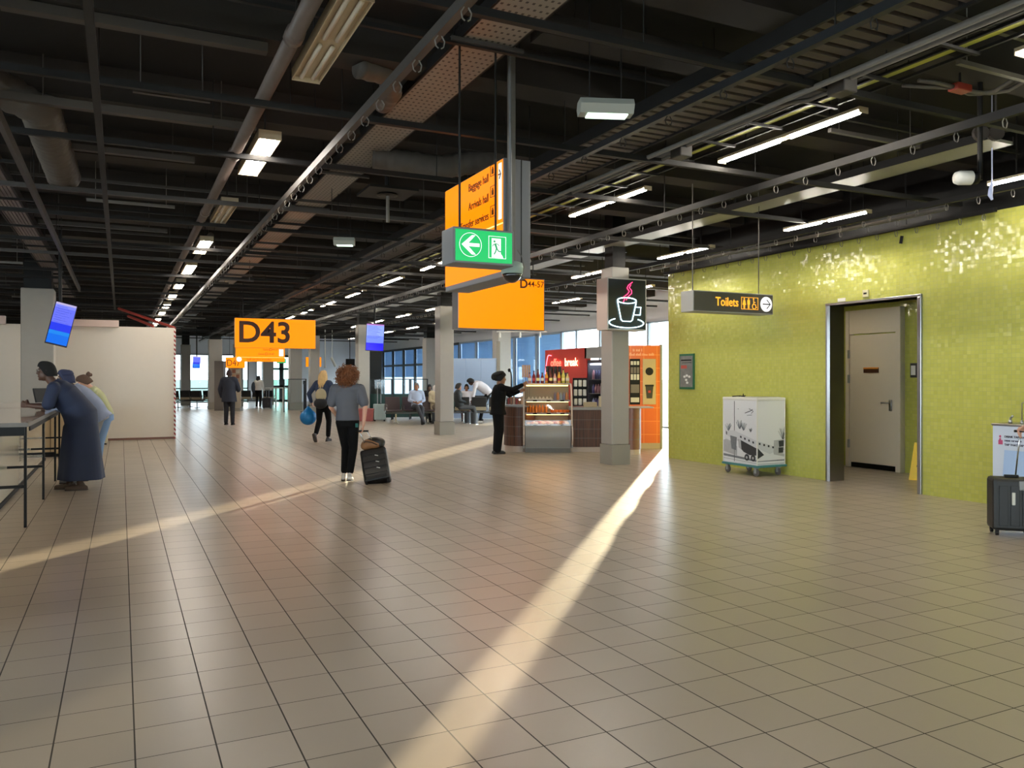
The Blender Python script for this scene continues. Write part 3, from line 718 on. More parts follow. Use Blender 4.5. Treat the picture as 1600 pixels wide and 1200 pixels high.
b.ball(P(.28, .84), fh*.06, .002, fh*.06)
b.tube([P(.34, .72), P(.52, .50)], [fh*.055, fh*.05]); b.tube([P(.36, .72), P(.14, .66), P(.05, .56)], fh*.022); b.tube([P(.40, .74), P(.66, .70), P(.80, .62)], fh*.022)
b.tube([P(.50, .50), P(.42, .32), P(.24, .16)], fh*.034); b.tube([P(.52, .50), P(.72, .34), P(1.02, .32)], fh*.034)
b.build('running_figure', gd, t)
# orange sign box seen edge-on, face toward -X
dN = 6.9; NC = at_d(787, 0, dN); x0 = NC.x; yN = NC.y
rF = (696-CX)/FPX; yF = x0*(CA-rF*SA)/(SA+rF*CA)
zt = zz(246, dN); zb = zz(432, dN); L = yF-yN; H = zt-zb
t = thing('direction_sign', 'orange lit baggage hall sign in a deep grey box, hung behind the green exit sign', 'hanging sign', (x0, yN, zb))
MB().box(0, .26, 0, L, 0, H, .008).build('housing', M_sgrey, t)
MB().box(.165, .172, -.004, 0, 0, H).build('housing_seam', M_black, t)
MB().box(-.006, .004, .012, L-.012, .05, H-.012).build('lit_face', M_yel, t)
RX = (PI/2, 0, -PI/2)
def sx(px): r_ = (px-CX)/FPX; return x0*(CA-r_*SA)/(SA+r_*CA)-yN
def sz(px, py): r_ = (px-CX)/FPX; y_ = x0*(CA-r_*SA)/(SA+r_*CA); d_ = x0*SA+y_*CA; return zz(py, d_)-zb
for s_, py_ in (('Baggage hall', 278), ('Arrivals hall', 309), ('Transfer services', 342)):
    text(s_, .105, M_letter, t, (-.009, sx(765), sz(765, py_ if py_ != 342 else 337)), RX, 'RIGHT', .0, sx=.92)
MB().box(-.012, -.006, .025, .085, H*.49, H*.965, .002).build('white_panel', M_wemit, t)
b = MB(); zc = H*.87
b.tube([(-.014, .082, zc), (-.014, .03, zc)], .006, 4); b.tube([(-.014, .058, zc+.04), (-.014, .03, zc), (-.014, .058, zc-.04)], .006, 4); b.build('arrow', M_letter, t)
for py_ in (266, 299, 330):
    z_ = sz(771, py_); b = MB(); y_ = sx(771)
    for q in ((y_-.05, y_-.045, z_-.05, z_+.05), (y_+.045, y_+.05, z_-.05, z_+.05), (y_-.05, y_+.05, z_-.05, z_-.045), (y_-.05, y_+.05, z_+.045, z_+.05)): b.box(-.010, -.006, *q)
    b.box(-.010, -.006, y_-.018, y_+.018, z_-.032, z_+.012); b.box(-.010, -.006, y_-.008, y_+.008, z_+.015, z_+.03); b.build('pictogram', M_letter, t)
MB().box(-.012, -.006, .0, L*.75, H*.445, H*.455).build('yellow_line', mat('pale_yellow_line', (255, 230, 120), .5, emit=.5, ecol=(1, .8, .3, 1)), t)
MB().box(.03, .085, -.06, -.005, .08, ZS-zb-.01, .004).build('mounting_post', M_galv, t)
# dome camera beneath
p = at_d(800, 428, 6.55)
t = thing('dome_camera', 'black dome camera with a green-lit collar, below the exit sign', 'camera', p)
MB().lathe([(.088, .0), (.092, .05), (.086, .085), (.05, .10)]).build('collar', mat('camera_collar', (150, 170, 160), .4), t, smooth=True)
MB().lathe([(0, -.075), (.03, -.07), (.058, -.05), (.075, -.022), (.08, .004)]).build('dome', mat('smoked_dome', (16, 15, 16), .08, coat=.6), t, smooth=True)
MB().tube([(.085, -.02, .0), (.10, -.02, .06), (.08, -.02, .14), (.05, 0, .2)], .004, 5).build('cable', M_galv, t, smooth=True)
MB().tube([(.0, .02, .09), (0.0, .02, .25), (.0, .05, ZS-p.z)], .012, 6).build('post', M_sgrey, t)
# D 44-57 sign
t, W, H = lightbox('gate_sign', 'large orange sign box for gates 44 to 57, partly behind the baggage hall sign', 715, 851, 428, 513.5, 14.0, .26, M_yel, (.1, .9))
text('D', .22, M_letter, t, (W*.70, -.008, H*.88), bold=.03); text('44-57', .155, M_letter, t, (W*.795, -.008, H*.885), bold=.008, sx=.92)
# D43
t, W, H = lightbox('gate_sign', 'orange lit D43 gate sign hanging over the concourse', 367, 493, 496.5, 543, 20.0, .1, M_yel, (.1, .9), house=mat('orange_housing', (220, 150, 60), .5), fr=.006)
text('D43', .74, M_letter, t, (W*.03, -.008, H*.50), bold=.022, sx=1.02)
t, W, H = lightbox('gate_sign', 'smaller orange transfer sign hanging below and behind the D43 sign', 368, 445, 543, 565, 22.5, .1, M_yel, (.1, .9), house=MATS['orange_housing'], fr=.006)
text('Gates', .075, M_letter, t, (W*.55, -.008, H*.88)); text('D', .11, M_letter, t, (W*.68, -.008, H*.88)); text('44-57', .07, M_letter, t, (W*.74, -.008, H*.88))
text('Gates', .075, M_letter, t, (W*.45, -.008, H*.56)); text('D', .11, M_letter, t, (W*.59, -.008, H*.56)); text('59-87', .07, M_letter, t, (W*.66, -.008, H*.56))
text('Self-service transfer', .085, M_letter, t, (W*.22, -.008, H*.16)); MB().box(.0, W, -.008, -.004, H*.31, H*.325).build('pale_line', MATS['pale_yellow_line'], t)
MB().box(W*.88, W*.97, -.008, -.004, H*.42, H*.92, .002).build('white_panel', M_wemit, t); MB().ball((W*.07, -.006, H*.17), .07, .004, .07).build('arrow_disc', M_wemit, t)
t, W, H = lightbox('gate_sign', 'distant orange D47 gate sign behind the D43 sign', 353, 383, 558, 575, 36, .12, M_yel, (.2, .8), house=MATS['orange_housing'], fr=.01)
text('D47', .42, M_letter, t, (W*.03, -.01, H*.45), bold=.0, sx=.8)
t, W, H = lightbox('gate_sign', 'far orange sign half hidden by a grey column, behind the blonde traveller', 478, 502, 558, 573, 44, .15, M_yel, (.2, .8), house=MATS['orange_housing'], fr=.01)
t, W, H = lightbox('exit_sign', 'tiny far green exit sign below the transfer sign', 433, 447, 560, 567.5, 40, .15, M_grn, (.3, .7), fr=.01)
# toilets sign
M_sign = mat('charcoal_sign_face', (70, 68, 66), .4)
t, W, H = lightbox('toilet_sign', 'charcoal Toilets sign with a white arrow disc, hung before the green wall', 1083, 1208, 453, 486, 10.6, .26, M_sign, None, house=mat('pale_housing', (158, 158, 154), .45), fr=.012)
for hx in (.01, .83): MB().tube([(hx*W, .03, H), (hx*W, .03, ZS-zz(486, 10.6))], .007, 6).build('hanger', M_galv, t)
M_or = mat('orange_lit_lettering', (240, 150, 40), .5, emit=.55, ecol=(1, .40, .03, 1))
text('Toilets', .165, M_or, t, (W*.265, -.008, H*.50), bold=.012, sx=.86)
bx0, bx1, bz0, bz1 = W*.585, W*.80, H*.20, H*.80
for q in ((bx0, bx1, bz0, bz0+.006), (bx0, bx1, bz1-.006, bz1), (bx0, bx0+.006, bz0, bz1), (bx1-.006, bx1, bz0, bz1)): MB().box(q[0], q[1], -.008, -.004, q[2], q[3]).build('frame_line', M_or, t)
hh = bz1-bz0
for k in range(2):
    cx_ = bx0+(bx1-bx0)*(.17+.26*k); b = MB(); b.ball((cx_, -.008, bz0+hh*.86), hh*.075, .002, hh*.075)
    if k == 0: b.poly([(cx_-.014, -.009, bz0+hh*.76), (cx_+.014, -.009, bz0+hh*.76), (cx_+.03, -.009, bz0+hh*.36), (cx_-.03, -.009, bz0+hh*.36)], .003)
    else: b.box(cx_-.022, cx_+.022, -.009, -.006, bz0+hh*.40, bz0+hh*.77)
    b.box(cx_-.013, cx_-.003, -.009, -.006, bz0+hh*.06, bz0+hh*.42); b.box(cx_+.003, cx_+.013, -.009, -.006, bz0+hh*.06, bz0+hh*.42)
    b.build('figure_symbol', M_or, t)
cx_ = bx0+(bx1-bx0)*.76; b = MB(); b.ball((cx_-.012, -.008, bz0+hh*.86), hh*.07, .002, hh*.07)
b.tube([(cx_-.01, -.008, bz0+hh*.76), (cx_-.008, -.008, bz0+hh*.42), (cx_+.022, -.008, bz0+hh*.42), (cx_+.036, -.008, bz0+hh*.18), (cx_+.046, -.008, bz0+hh*.2)], .006, 5)
b.tube([(cx_-.008, -.008, bz0+hh*.6), (cx_+.02, -.008, bz0+hh*.6)], .005, 5)
b.tube([(cx_+.034*math.cos(a_), -.008, bz0+hh*.27+.034*math.sin(a_)) for a_ in [PI*.6+k*PI*1.35/12 for k in range(13)]], .005, 5); b.build('wheelchair_symbol', M_or, t)
MB().lathe([(0, 0), (H*.37, 0), (H*.37, .004), (0, .004)], (W*.905, -.008, H*.5), 28, ax='y').build('arrow_disc', M_wemit, t)
b = MB(); c_ = W*.905; z_ = H*.5; b.tube([(c_-H*.24, -.012, z_), (c_+H*.24, -.012, z_)], .008, 4); b.tube([(c_+H*.02, -.012, z_+H*.22), (c_+H*.25, -.012, z_), (c_+H*.02, -.012, z_-H*.22)], .008, 4); b.build('arrow', M_black, t)
# neon coffee cup sign on the column
t, W, H = lightbox('neon_sign', 'square box sign with a glowing neon coffee cup, fixed to the column', 949, 1010, 433, 515, 13.5, .34, mat('dark_glass_face', (40, 46, 50), .15), None, house=mat('sign_frame_pale', (176, 172, 166), .4), fr=.022, cat='neon sign')
M_neon = mat('white_neon', (200, 240, 250), .4, emit=2.6, ecol=(.62, .93, 1, 1)); M_pink = mat('red_neon', (220, 30, 70), .4, emit=2.2, ecol=(1, .04, .14, 1))
U = lambda u, v: (W*u, -.02, H*(1-v))     # u right, v down
def neon(pts, m, nm, r_=.0075): MB().tube(pts, r_, 8).build(nm, m, t, smooth=True)
el = lambda cu, cv, ru, rv, a0=0, a1=2*PI, n=36: [U(cu+ru*math.cos(a0+(a1-a0)*k/n), cv+rv*math.sin(a0+(a1-a0)*k/n)) for k in range(n+1)]
neon(el(.48, .43, .24, .055), M_neon, 'cup_rim_tube'); neon([U(.24, .45), U(.33, .80), U(.37, .83), U(.58, .83), U(.62, .80), U(.72, .45)], M_neon, 'cup_body_tube')
neon([U(.70, .55), U(.84, .55), U(.82, .70), U(.68, .70)], M_neon, 'cup_handle_tube')
neon(el(.47, .86, .44, .095, -PI*.27, PI*1.27), M_neon, 'saucer_tube')
neon([U(.38, .48), U(.42, .40), U(.38, .37), U(.50, .30), U(.54, .25), U(.48, .19), U(.52, .13), U(.62, .07)], M_pink, 'steam_tube', .006)
neon([U(.46, .42), U(.50, .36), U(.60, .29), U(.60, .23), U(.54, .18), U(.58, .12)], M_pink, 'steam_tube', .006)
pk = bpy.data.objects['column']
# flight screens
def screen_mat(name, bands):
    m, nt, bs = node_mat(name); tc = nt.nodes.new('ShaderNodeTexCoord'); sp = nt.nodes.new('ShaderNodeSeparateXYZ'); nt.links.new(tc.outputs['Generated'], sp.inputs[0])
    cr = nt.nodes.new('ShaderNodeValToRGB'); cr.color_ramp.interpolation = 'CONSTANT'; e = cr.color_ramp.elements
    e[0].position = 0; e[0].color = bands[0][1]; e[1].position = bands[1][0]; e[1].color = bands[1][1]
    for p_, c_ in bands[2:]: q = e.new(p_); q.color = c_
    nt.links.new(sp.outputs['Z'], cr.inputs[0]); nt.links.new(cr.outputs[0], bs.inputs['Emission Color']); bs.inputs['Emission Strength'].default_value = .5
    bs.inputs['Base Color'].default_value = (.01, .01, .02, 1); bs.inputs['Roughness'].default_value = .2; return m
S1 = screen_mat('screen_check_in', [(0, rgb(20, 110, 235)), (.22, rgb(30, 135, 235)), (.31, rgb(40, 60, 235)), (.50, rgb(105, 115, 250)), (.88, rgb(130, 140, 255)), (.95, rgb(190, 180, 220))])
S2 = screen_mat('screen_flights', [(0, rgb(20, 10, 255)), (.28, rgb(120, 145, 255)), (.55, rgb(150, 175, 255)), (.95, rgb(190, 120, 200))])
def screen(lab, p, w_, h_, rz, tilt, m, roll=0, lines=0, arm=True):
    t = thing('flight_screen', lab, 'screen', p)
    R = Matrix.Rotation(rz, 4, 'Z') @ Matrix.Rotation(tilt, 4, 'X') @ Matrix.Rotation(roll, 4, 'Y')
    b = MB(); b.box(-w_/2-.012, w_/2+.012, 0, .06, -h_/2-.012, h_/2+.012, .006); o = b.build('bezel', mat('screen_bezel', (22, 24, 60), .4), t); o.rotation_euler = R.to_euler()
    b = MB(); b.box(-w_/2, w_/2, -.004, .002, -h_/2, h_/2); o = b.build('display', m, t); o.rotation_euler = R.to_euler()
    b = MB()
    for k in range(lines):
        z_ = h_*(.40-.055*k); b.box(-w_*.42, w_*(.1+.3*((k*37) % 5)/5), -.007, -.004, z_, z_+h_*.012)
    if lines: o = b.build('text_line', mat('screen_text', (70, 80, 190), .5, emit=.3, ecol=(.1, .13, .7, 1)), t); o.rotation_euler = R.to_euler()
    if arm:
        q = R @ Vector((0, .06, 0)); b = MB(); off = (R.to_3x3() @ Vector((0, 1, 0))).normalized()*.16
        b.tube([q, off, (off.x, off.y, ZS-p.z)], .03, 8); b.build('ceiling_pole', M_black, t)
    return t
screen('tilted blue upright screen on a black pole beside the broad column', at_d(96, 506, 13.5), .31, .72, math.radians(10), math.radians(-12), S1, math.radians(14), 8)
screen('blue and white flight screen hanging beside the middle column', at_d(586, 527, 23.5), .50, .78, -YAW+math.radians(14), math.radians(-8), S2, math.radians(3), 9)
screen('distant purple-blue screen near the bright end windows', at_d(307, 566, 38), .32, .55, -YAW+.3, math.radians(-8), S1, math.radians(4))
# projectors and black monitors hanging far off
p = at_d(547, 566, 40); t = thing('hanging_monitor', 'small black monitor hanging far off above the white end wall', 'monitor', p); MB().box(-.22, .22, 0, .1, -.17, .17, .01).build('monitor_case', M_black, t, rot=(0, 0, -YAW)); MB().tube([(0, .05, .17), (0, .05, ZS-p.z)], .02).build('pole', M_black, t)
p = at_d(508, 566, 42); t = thing('hanging_tube', 'slim white tube hanging far off beyond the blonde traveller', 'ceiling fitting', p); MB().tube([(0, 0, -.2), (0, 0, ZS-p.z)], .03).lathe([(0, -.3), (.07, -.28), (.05, -.2)]).build('white_tube', M_whitep, t)
p = at_d(522, 566, 42); t = thing('hanging_tube', 'slanted white fitting hanging next to the slim white tube', 'ceiling fitting', p); MB().tube([(-.15, 0, .25), (.08, 0, -.22)], .07).tube([(-.1, 0, .2), (-.1, 0, ZS-p.z)], .02).build('white_tube', M_whitep, t)

# ------------------------------------------------------------------ standing table, counter panel, bin, till
t = thing('standing_table', 'long high table with thin black legs and a glossy pale top', 'table', (-.87, 9.42, 0))
TZ = 1.06
MB().box(-1.05, .03, -.06, 4.6, TZ-.035, TZ, .006).build('table_top', mat('glossy_tabletop', (196, 176, 164), .09, coat=.5), t)
MB().box(-1.05, .035, -.066, -.05, TZ-.04, TZ+.001).build('edge_band', M_galv, t); MB().box(.03, .036, -.06, 4.6, TZ-.04, TZ+.001).build('edge_band', M_galv, t)
MB().box(-1.02, .0, -.03, -.0, TZ-.13, TZ-.04).build('apron', M_black, t); MB().box(.005, .02, .3, 4.5, TZ-.10, TZ-.04).build('apron', M_dark, t)
for k in range(3):
    y_ = [.03, 2.12, 4.1][k]
    MB().box(-.013, .013, y_-.013, y_+.013, 0, TZ-.035, .002).build('leg', M_black, t)
    MB().box(-.385, 0, y_-.012, y_+.012, .40, .43).build('crossbar', M_black, t)
t = thing('standing_table', 'second high table behind the one with the leaning man', 'table', (-.87, 14.25, 0))
MB().box(-1.05, .03, 0, 3.0, TZ-.035, TZ, .006).build('table_top', MATS['glossy_tabletop'], t)
for y_ in (.15, 2.8):
    MB().box(-.013, .013, y_-.013, y_+.013, 0, TZ-.035, .002).build('leg', M_black, t)
    MB().box(-.385, 0, y_-.012, y_+.012, .40, .43).build('crossbar', M_black, t)
t = thing('service_counter', 'glossy white glass-fronted counter behind the standing tables', 'counter', (-1.26, 5.5, 0))
MB().box(-.6, 0, 0, 11.6, .05, .92, .01).build('front_panel', mat('glossy_counter', (228, 226, 212), .12, coat=.5), t)
MB().box(-.62, .01, 0, 11.6, 0, .05).build('toe_kick', M_dark, t); MB().box(-.7, .012, -.02, 11.7, .92, .96, .005).build('counter_top', M_white, t)
p = at_d(70, 610, 12.3)
t = thing('till_screen', 'black tilted till screen standing on the high table behind the leaning man', 'screen', (p.x-.02, p.y, TZ))
R = Matrix.Rotation(math.radians(-20), 4, 'Y')
MB().box(-.10, .08, -.12, .12, .0, .02, .004).build('base', M_black, t); MB().box(-.012, .012, -.14, .14, -.11, .11, .006).build('screen_panel', M_black, t, loc=(-.02, 0, .19), rot=(0, math.radians(-14), -.7)); MB().tube([(0, 0, .02), (0, 0, .12)], .02).build('stand', M_black, t)
# recycling cabinet
t = thing('recycling_bin', 'beige recycling cabinet with a dark arrow symbol against the hoarding', 'bin', (-.58, 20.85, 0))
MB().box(-.30, .30, -.30, .30, .03, .86, .012).build('body', mat('beige_cabinet', (196, 188, 158), .5), t); MB().box(-.31, .31, -.31, .31, .86, .90, .006).build('top', mat('dark_top', (120, 116, 104), .5), t)
MB().box(-.24, .24, -.306, -.298, .70, .82, .003).build('slot', mat('slot_shadow', (92, 88, 76), .6), t); MB().box(-.28, .28, -.28, .28, 0, .03).build('base', M_dark, t)
for k in range(3):
    a = PI/2+k*2*PI/3; b = MB(); R_ = .055; c0 = Vector((-.02, -.312, .50))
    pp_ = [c0+Vector((R_*math.cos(a+q), 0, R_*math.sin(a+q))) for q in (-.75, -.35, .0, .35)]
    b.tube(pp_, .011, 4); e_ = pp_[-1]; tg = Vector((-math.sin(a+.4), 0, math.cos(a+.4))); nr = Vector((math.cos(a+.4), 0, math.sin(a+.4)))
    b.poly([e_+nr*.022, e_-nr*.022, e_+tg*.03], -.004); b.build('recycle_arrow', M_black, t)
# wooden cupboard seen under the table
t = thing('low_cupboard', 'pale wooden cupboard behind the legs of the standing table', 'cupboard', (-1.22, 18.0, 0))
MB().box(-.42, .42, -.25, .25, .06, .90, .008).build('body', mat('pale_wood', (196, 172, 136), .5, noise=.08, scale=3), t); MB().box(-.44, .44, -.27, .27, .90, .94).build('top', M_white, t); MB().box(-.4, .4, -.22, .22, 0, .06).build('base', M_dark, t)
MB().box(-.005, .005, -.256, -.25, .1, .86).build('door_gap', M_dark, t)

# ------------------------------------------------------------------ on and by the green wall
yp0 = 11.66; yp1 = 12.08
t = thing('framed_poster', 'small green-framed grey poster on the green wall', 'poster', (XG, (yp0+yp1)/2, 1.64)); hw = (yp1-yp0)/2
MB().box(-.03, -.002, -hw, hw, -.33, .32, .004).build('frame', mat('dark_green_frame', (30, 96, 62), .4), t)
MB().box(-.034, -.028, -hw+.03, hw-.03, -.29, .28).build('print', mat('poster_print', (116, 116, 112), .5, noise=.5, scale=14), t)
MB().box(-.036, -.033, -.02, hw-.06, .05, .11).build('red_patch', mat('poster_red', (176, 74, 60), .5), t)
b = MB(); 
for k, (y_, z_) in enumerate(((-.09, -.10), (-.02, -.08), (.05, -.10), (.0, -.16), (-.03, -.21))): b.ball((-.034, y_, z_), .003, .035, .022)
b.build('white_blot', mat('poster_white', (215, 215, 210), .5), t)
MB().box(-.036, -.033, -hw+.06, hw-.06, .19, .215).build('heading_line', M_dark, t); MB().box(-.036, -.033, -hw+.06, hw-.10, .15, .16).build('heading_line', M_dark, t)
t = thing('wall_sensor', 'small square sensor above the green doorway', 'sensor', (XG, 7.93, 2.69)); MB().box(-.03, -.002, -.045, .045, -.05, .05, .005).build('case', mat('beige_plastic', (205, 198, 160), .5), t); MB().box(-.034, -.028, -.025, .025, -.012, .012).build('slot', M_black, t)
t = tag(MB().box(-.006, -.002, -.07, .07, -.025, .025).build('wall_label', M_whitep), 'tiny white label above the corner of the green doorway', 'label'); t.location = (XG, 8.36, 2.64)
t = tag(MB().tube([(-.02, 0, .0), (-.02, .02, -.10)], .02).build('wall_bracket', M_dark), 'small dark bracket high on the green wall', 'bracket'); t.location = (XG, 7.35, 3.40)
# flight trolley
t = thing('trolley_cabinet', 'white catering trolley printed with an old propeller aircraft, by the green wall', 'trolley', (8.72, 9.40, 0))
TW, TL, T0, T1 = .56, .76, .17, 1.20
MB().box(0, TW, 0, TL, T0, T1, .015).build('body', mat('trolley_white', (222, 222, 222), .35), t)
MB().box(-.012, TW+.012, -.012, TL+.012, T1-.035, T1+.012, .012).build('top_rim', M_whitep, t)
MB().box(-.02, TW+.03, -.02, TL+.02, T0-.03, T0+.005, .006).build('chassis', mat('teal_chassis', (70, 128, 128), .5), t)
MB().box(-.004, .0, .50, .506, T0+.03, T1-.05).build('door_gap', M_dark, t)
for q in ((.0, .0), (0, TL), (TW, 0), (TW, TL)): MB().box(q[0]-.008, q[0]+.008, q[1]-.008, q[1]+.008, T0, T1, .003).build('corner_trim', M_whitep, t)
for k, (x_, y_) in enumerate(((.06, .06), (TW-.06, .06), (.06, TL-.06), (TW-.06, TL-.06))):
    w_ = MB().lathe([(0, -.014), (.045, -.014), (.058, -.010), (.058, .010), (.045, .014), (0, .014)], (x_-.02, y_, .062), 20, ax='x').build('caster_wheel', mat('caster_rubber', (96, 92, 88), .5), t, smooth=True, sharp=40)
    MB().lathe([(0, -.017), (.022, -.017), (.022, .017), (0, .017)], (x_-.02, y_, .062), 14, ax='x').build('wheel_hub', M_galv, w_)
    MB().box(x_-.045, x_-.038, y_-.02, y_+.02, .05, .14).box(x_+.0, x_+.006, y_-.02, y_+.02, .05, .14).box(x_-.045, x_+.02, y_-.03, y_+.03, .125, .142).build('caster_fork', M_plastic, t)
gy1 = mat('print_mid_grey', (116, 120, 124), .5, noise=.3, scale=30); gy2 = mat('print_dark_grey', (48, 50, 54), .5); gy3 = mat('print_light_grey', (176, 176, 176), .5, noise=.15, scale=20)
def pl(pts, m, nm, side='x', off=.0): 
    """flat print: side x -> on the -X face (u along -Y from far to near), side y -> on the -Y face"""
    b = MB()
    if side == 'x': b.poly([(-.002-off, TL*(1-u), T0+(T1-T0)*v) for u, v in pts], Vector((-.0015, 0, 0)))
    else: b.poly([(TW*u, -.002-off, T0+(T1-T0)*v) for u, v in pts], Vector((0, -.0015, 0)))
    return b.build(nm, m, t)
pl([(.0, .34), (.10, .36), (.22, .34), (.3, .30), (.42, .26), (.42, .12), (.0, .17)], gy3, 'printed_field'); pl([(.0, .10), (1, .06), (1, .09), (.0, .135)], gy1, 'printed_strip'); pl([(0, .06), (1, .03), (1, .04), (0, .07)], gy3, 'printed_strip')
pl([(.10, .46), (.16, .49), (.32, .505), (1.0, .37), (1.0, .26), (.60, .33), (.30, .36), (.13, .42)], mat('print_silver', (204, 205, 206), .45), 'printed_fuselage', off=.002)
pl([(.09, .49), (.12, .47), (.12, .42), (.09, .44)], gy2, 'printed_nose', off=.004)
pl([(.45, .37), (.55, .36), (1.0, .26), (1.0, .155), (.80, .15), (.62, .19), (.50, .26)], gy2, 'printed_engine', off=.004); pl([(.46, .38), (.54, .37), (.56, .22), (.48, .25)], gy3, 'printed_cowling', off=.006)
pl([(.22, .42), (.42, .40), (.40, .20), (.26, .22)], gy1, 'printed_engine', off=.004)
for k in range(4):
    u_ = .52+.12*k; v_ = .43-.022*k; pl([(u_, v_), (u_+.045, v_-.008), (u_+.045, v_-.038), (u_, v_-.03)], gy2, 'printed_window', off=.006)
for cu in (.72, .90):
    MB().lathe([(0, 0), (.052, 0), (.052, .003), (0, .003)], (-.010, TL*(1-cu), T0+.115), 20, ax='x').build('printed_wheel', gy2, t); MB().lathe([(0, 0), (.02, 0), (.02, .003), (0, .003)], (-.014, TL*(1-cu), T0+.115), 14, ax='x').build('printed_hub', gy3, t)
random.seed(5)
def tree_print(u0, v0, s_, side):
    b = MB()
    for k in range(16):
        a = PI/2+random.uniform(-.6, .6); L_ = s_*random.uniform(.5, 1); 
        if side == 'x': p0 = Vector((-.004, TL*(1-u0), T0+(T1-T0)*v0)); e_ = p0+Vector((0, L_*math.cos(a), L_*math.sin(a)))
        else: p0 = Vector((TW*u0, -.004, T0+(T1-T0)*v0)); e_ = p0+Vector((L_*math.cos(a), 0, L_*math.sin(a)))
        b.tube([p0+(e_-p0)*.15, e_], .0028, 3)
    b.build('printed_tree', gy1, t)
tree_print(.16, .48, .14, 'x'); tree_print(.50, .52, .16, 'x'); tree_print(.62, .50, .14, 'x'); tree_print(.82, .49, .07, 'x'); tree_print(.93, .36, .22, 'y')
pl([(0, .37), (.55, .29), (.62, .20), (.45, .17), (0, .26)], MATS['print_silver'], 'printed_fuselage', 'y', .002); pl([(0, .27), (.24, .16), (0, .10)], gy2, 'printed_wing', 'y', .004)
pl([(0, .06), (1, .06), (1, .08), (0, .07)], gy1, 'printed_strip', 'y'); pl([(0, .02), (1, .02), (1, .03), (0, .03)], gy3, 'printed_strip', 'y'); pl([(.6, .24), (.98, .16), (.98, .12), (.6, .16)], gy3, 'printed_field', 'y')
for k in range(4): pl([(.05+.16*k, .345-.02*k), (.11+.16*k, .34-.02*k), (.11+.16*k, .31-.02*k), (.05+.16*k, .315-.02*k)], gy2, 'printed_window', 'y', .006)
pl([(.60, .37), (.92, .38), (.97, .22), (.58, .18)], gy3, 'printed_door', 'y', .004); pl([(.76, .36), (.95, .37), (.95, .28), (.78, .27)], gy2, 'printed_door_window', 'y', .007); pl([(.76, .26), (.93, .26), (.93, .18), (.76, .18)], gy2, 'printed_door_window', 'y', .007)
b = MB(); b.tube([(-.005, TL*(1-.66), T0+.80), (-.005, TL*(1-.80), T0+.83), (-.005, TL*(1-.88), T0+.86)], .005, 4).tube([(-.005, TL*(1-.72), T0+.765), (-.005, TL*(1-.86), T0+.775)], .003, 4).tube([(-.005, TL*(1-.78), T0+.87), (-.005, TL*(1-.90), T0+.83), (-.005, TL*(1-.84), T0+.80)], .005, 4); b.build('bird_logo', gy2, t)
MB().ball((-.006, TL*(1-.46), T0+.86), .006).build('lock', gy2, t)
MB().tube([(.1, .66, T1+.02), (.1, .5, T1+.03), (.12, .40, T1+.02)], .010, 6).tube([(.18, .60, T1+.02), (.18, .45, T1+.035)], .007, 6).build('top_latch', M_dark, t)
MB().tube([(.16, .48, T1+.03), (.16, .48, T1+.065)], .008, 6).build('black_knob', M_black, t)
MB().box(.05, TW-.03, .05, TL-.4, T1+.010, T1+.02, .004).build('folded_cover', mat('grey_film', (180, 178, 165), .5, bump=.6, scale=20), t)
# wet floor sign behind the jamb
t = thing('wet_floor_sign', 'yellow folding wet floor sign just inside the green doorway', 'floor sign', (10.7, 8.10, 0), math.radians(-62))
MB().poly([(-.15, -.12, 0), (.15, -.12, 0), (.09, -.01, .55), (-.09, -.01, .55)], Vector((0, .012, 0))).build('front_leaf', mat('safety_yellow', (245, 205, 20), .4), t)
MB().poly([(-.15, .12, 0), (.15, .12, 0), (.09, .01, .55), (-.09, .01, .55)], Vector((0, -.012, 0))).build('rear_leaf', MATS['safety_yellow'], t)
MB().poly([(-.05, -.10, .2), (.05, -.10, .2), (0, -.075, .34)], Vector((0, -.003, 0))).build('warning_mark', M_black, t)
# drinking-water cabinet
t = thing('water_dispenser', 'white drinking-water cabinet with a slim tap against the green wall', 'water dispenser', (8.94, 4.95, 0)); 
wl = 5.86-4.95
MB().box(0, .39, 0, wl, .02, .97, .008).build('cabinet', mat('dispenser_white', (205, 214, 228), .22), t); MB().box(-.01, .40, -.01, wl+.01, .97, .995, .006).build('basin_top', M_steel, t); MB().box(.03, .37, .03, wl-.03, 0, .02).build('base', M_dark, t)
MB().tube([(.12, wl-.26, .99), (.12, wl-.26, 1.23), (.12, wl-.30, 1.245), (.12, wl-.33, 1.23)], .006, 8).lathe([(.018, 0), (.02, .03), (.006, .05)], (.12, wl-.26, .99)).build('tall_tap', M_steel, t, smooth=True)
MB().lathe([(.022, 0), (.022, .04), (.012, .05), (.012, .07)], (.12, wl-.13, .99)).tube([(.12, wl-.13, 1.05), (.10, wl-.17, 1.085)], .012).build('drinking_spout', M_steel, t, smooth=True)
for k, (s_, h_) in enumerate((('DRINK TAP WATER', .032), ('DRINK TAP WATER', .022), ('TAP THAT TAP', .032))):
    text(s_, h_, mat('dispenser_lettering', (44, 40, 66), .5), t, (-.003, wl-.14, .85-.045*k), (PI/2, 0, -PI/2), 'LEFT', .02, name='lettering')
b = MB(); b.ball((-.002, wl-.09, .85), .002, .012, .015).box(-.003, -.001, wl-.12, wl-.07, .76, .81).box(-.003, -.001, wl-.10, wl-.08, .80, .83); b.build('bottle_symbol', mat('pink_print', (190, 80, 120), .5), t)
MB().poly([(-.002, wl-.10, .12), (-.002, wl-.14, .70), (-.002, wl-.42, .70), (-.002, wl-.48, .12)], Vector((-.001, 0, 0))).build('printed_glass', mat('pale_blue_print', (170, 196, 232), .25), t)

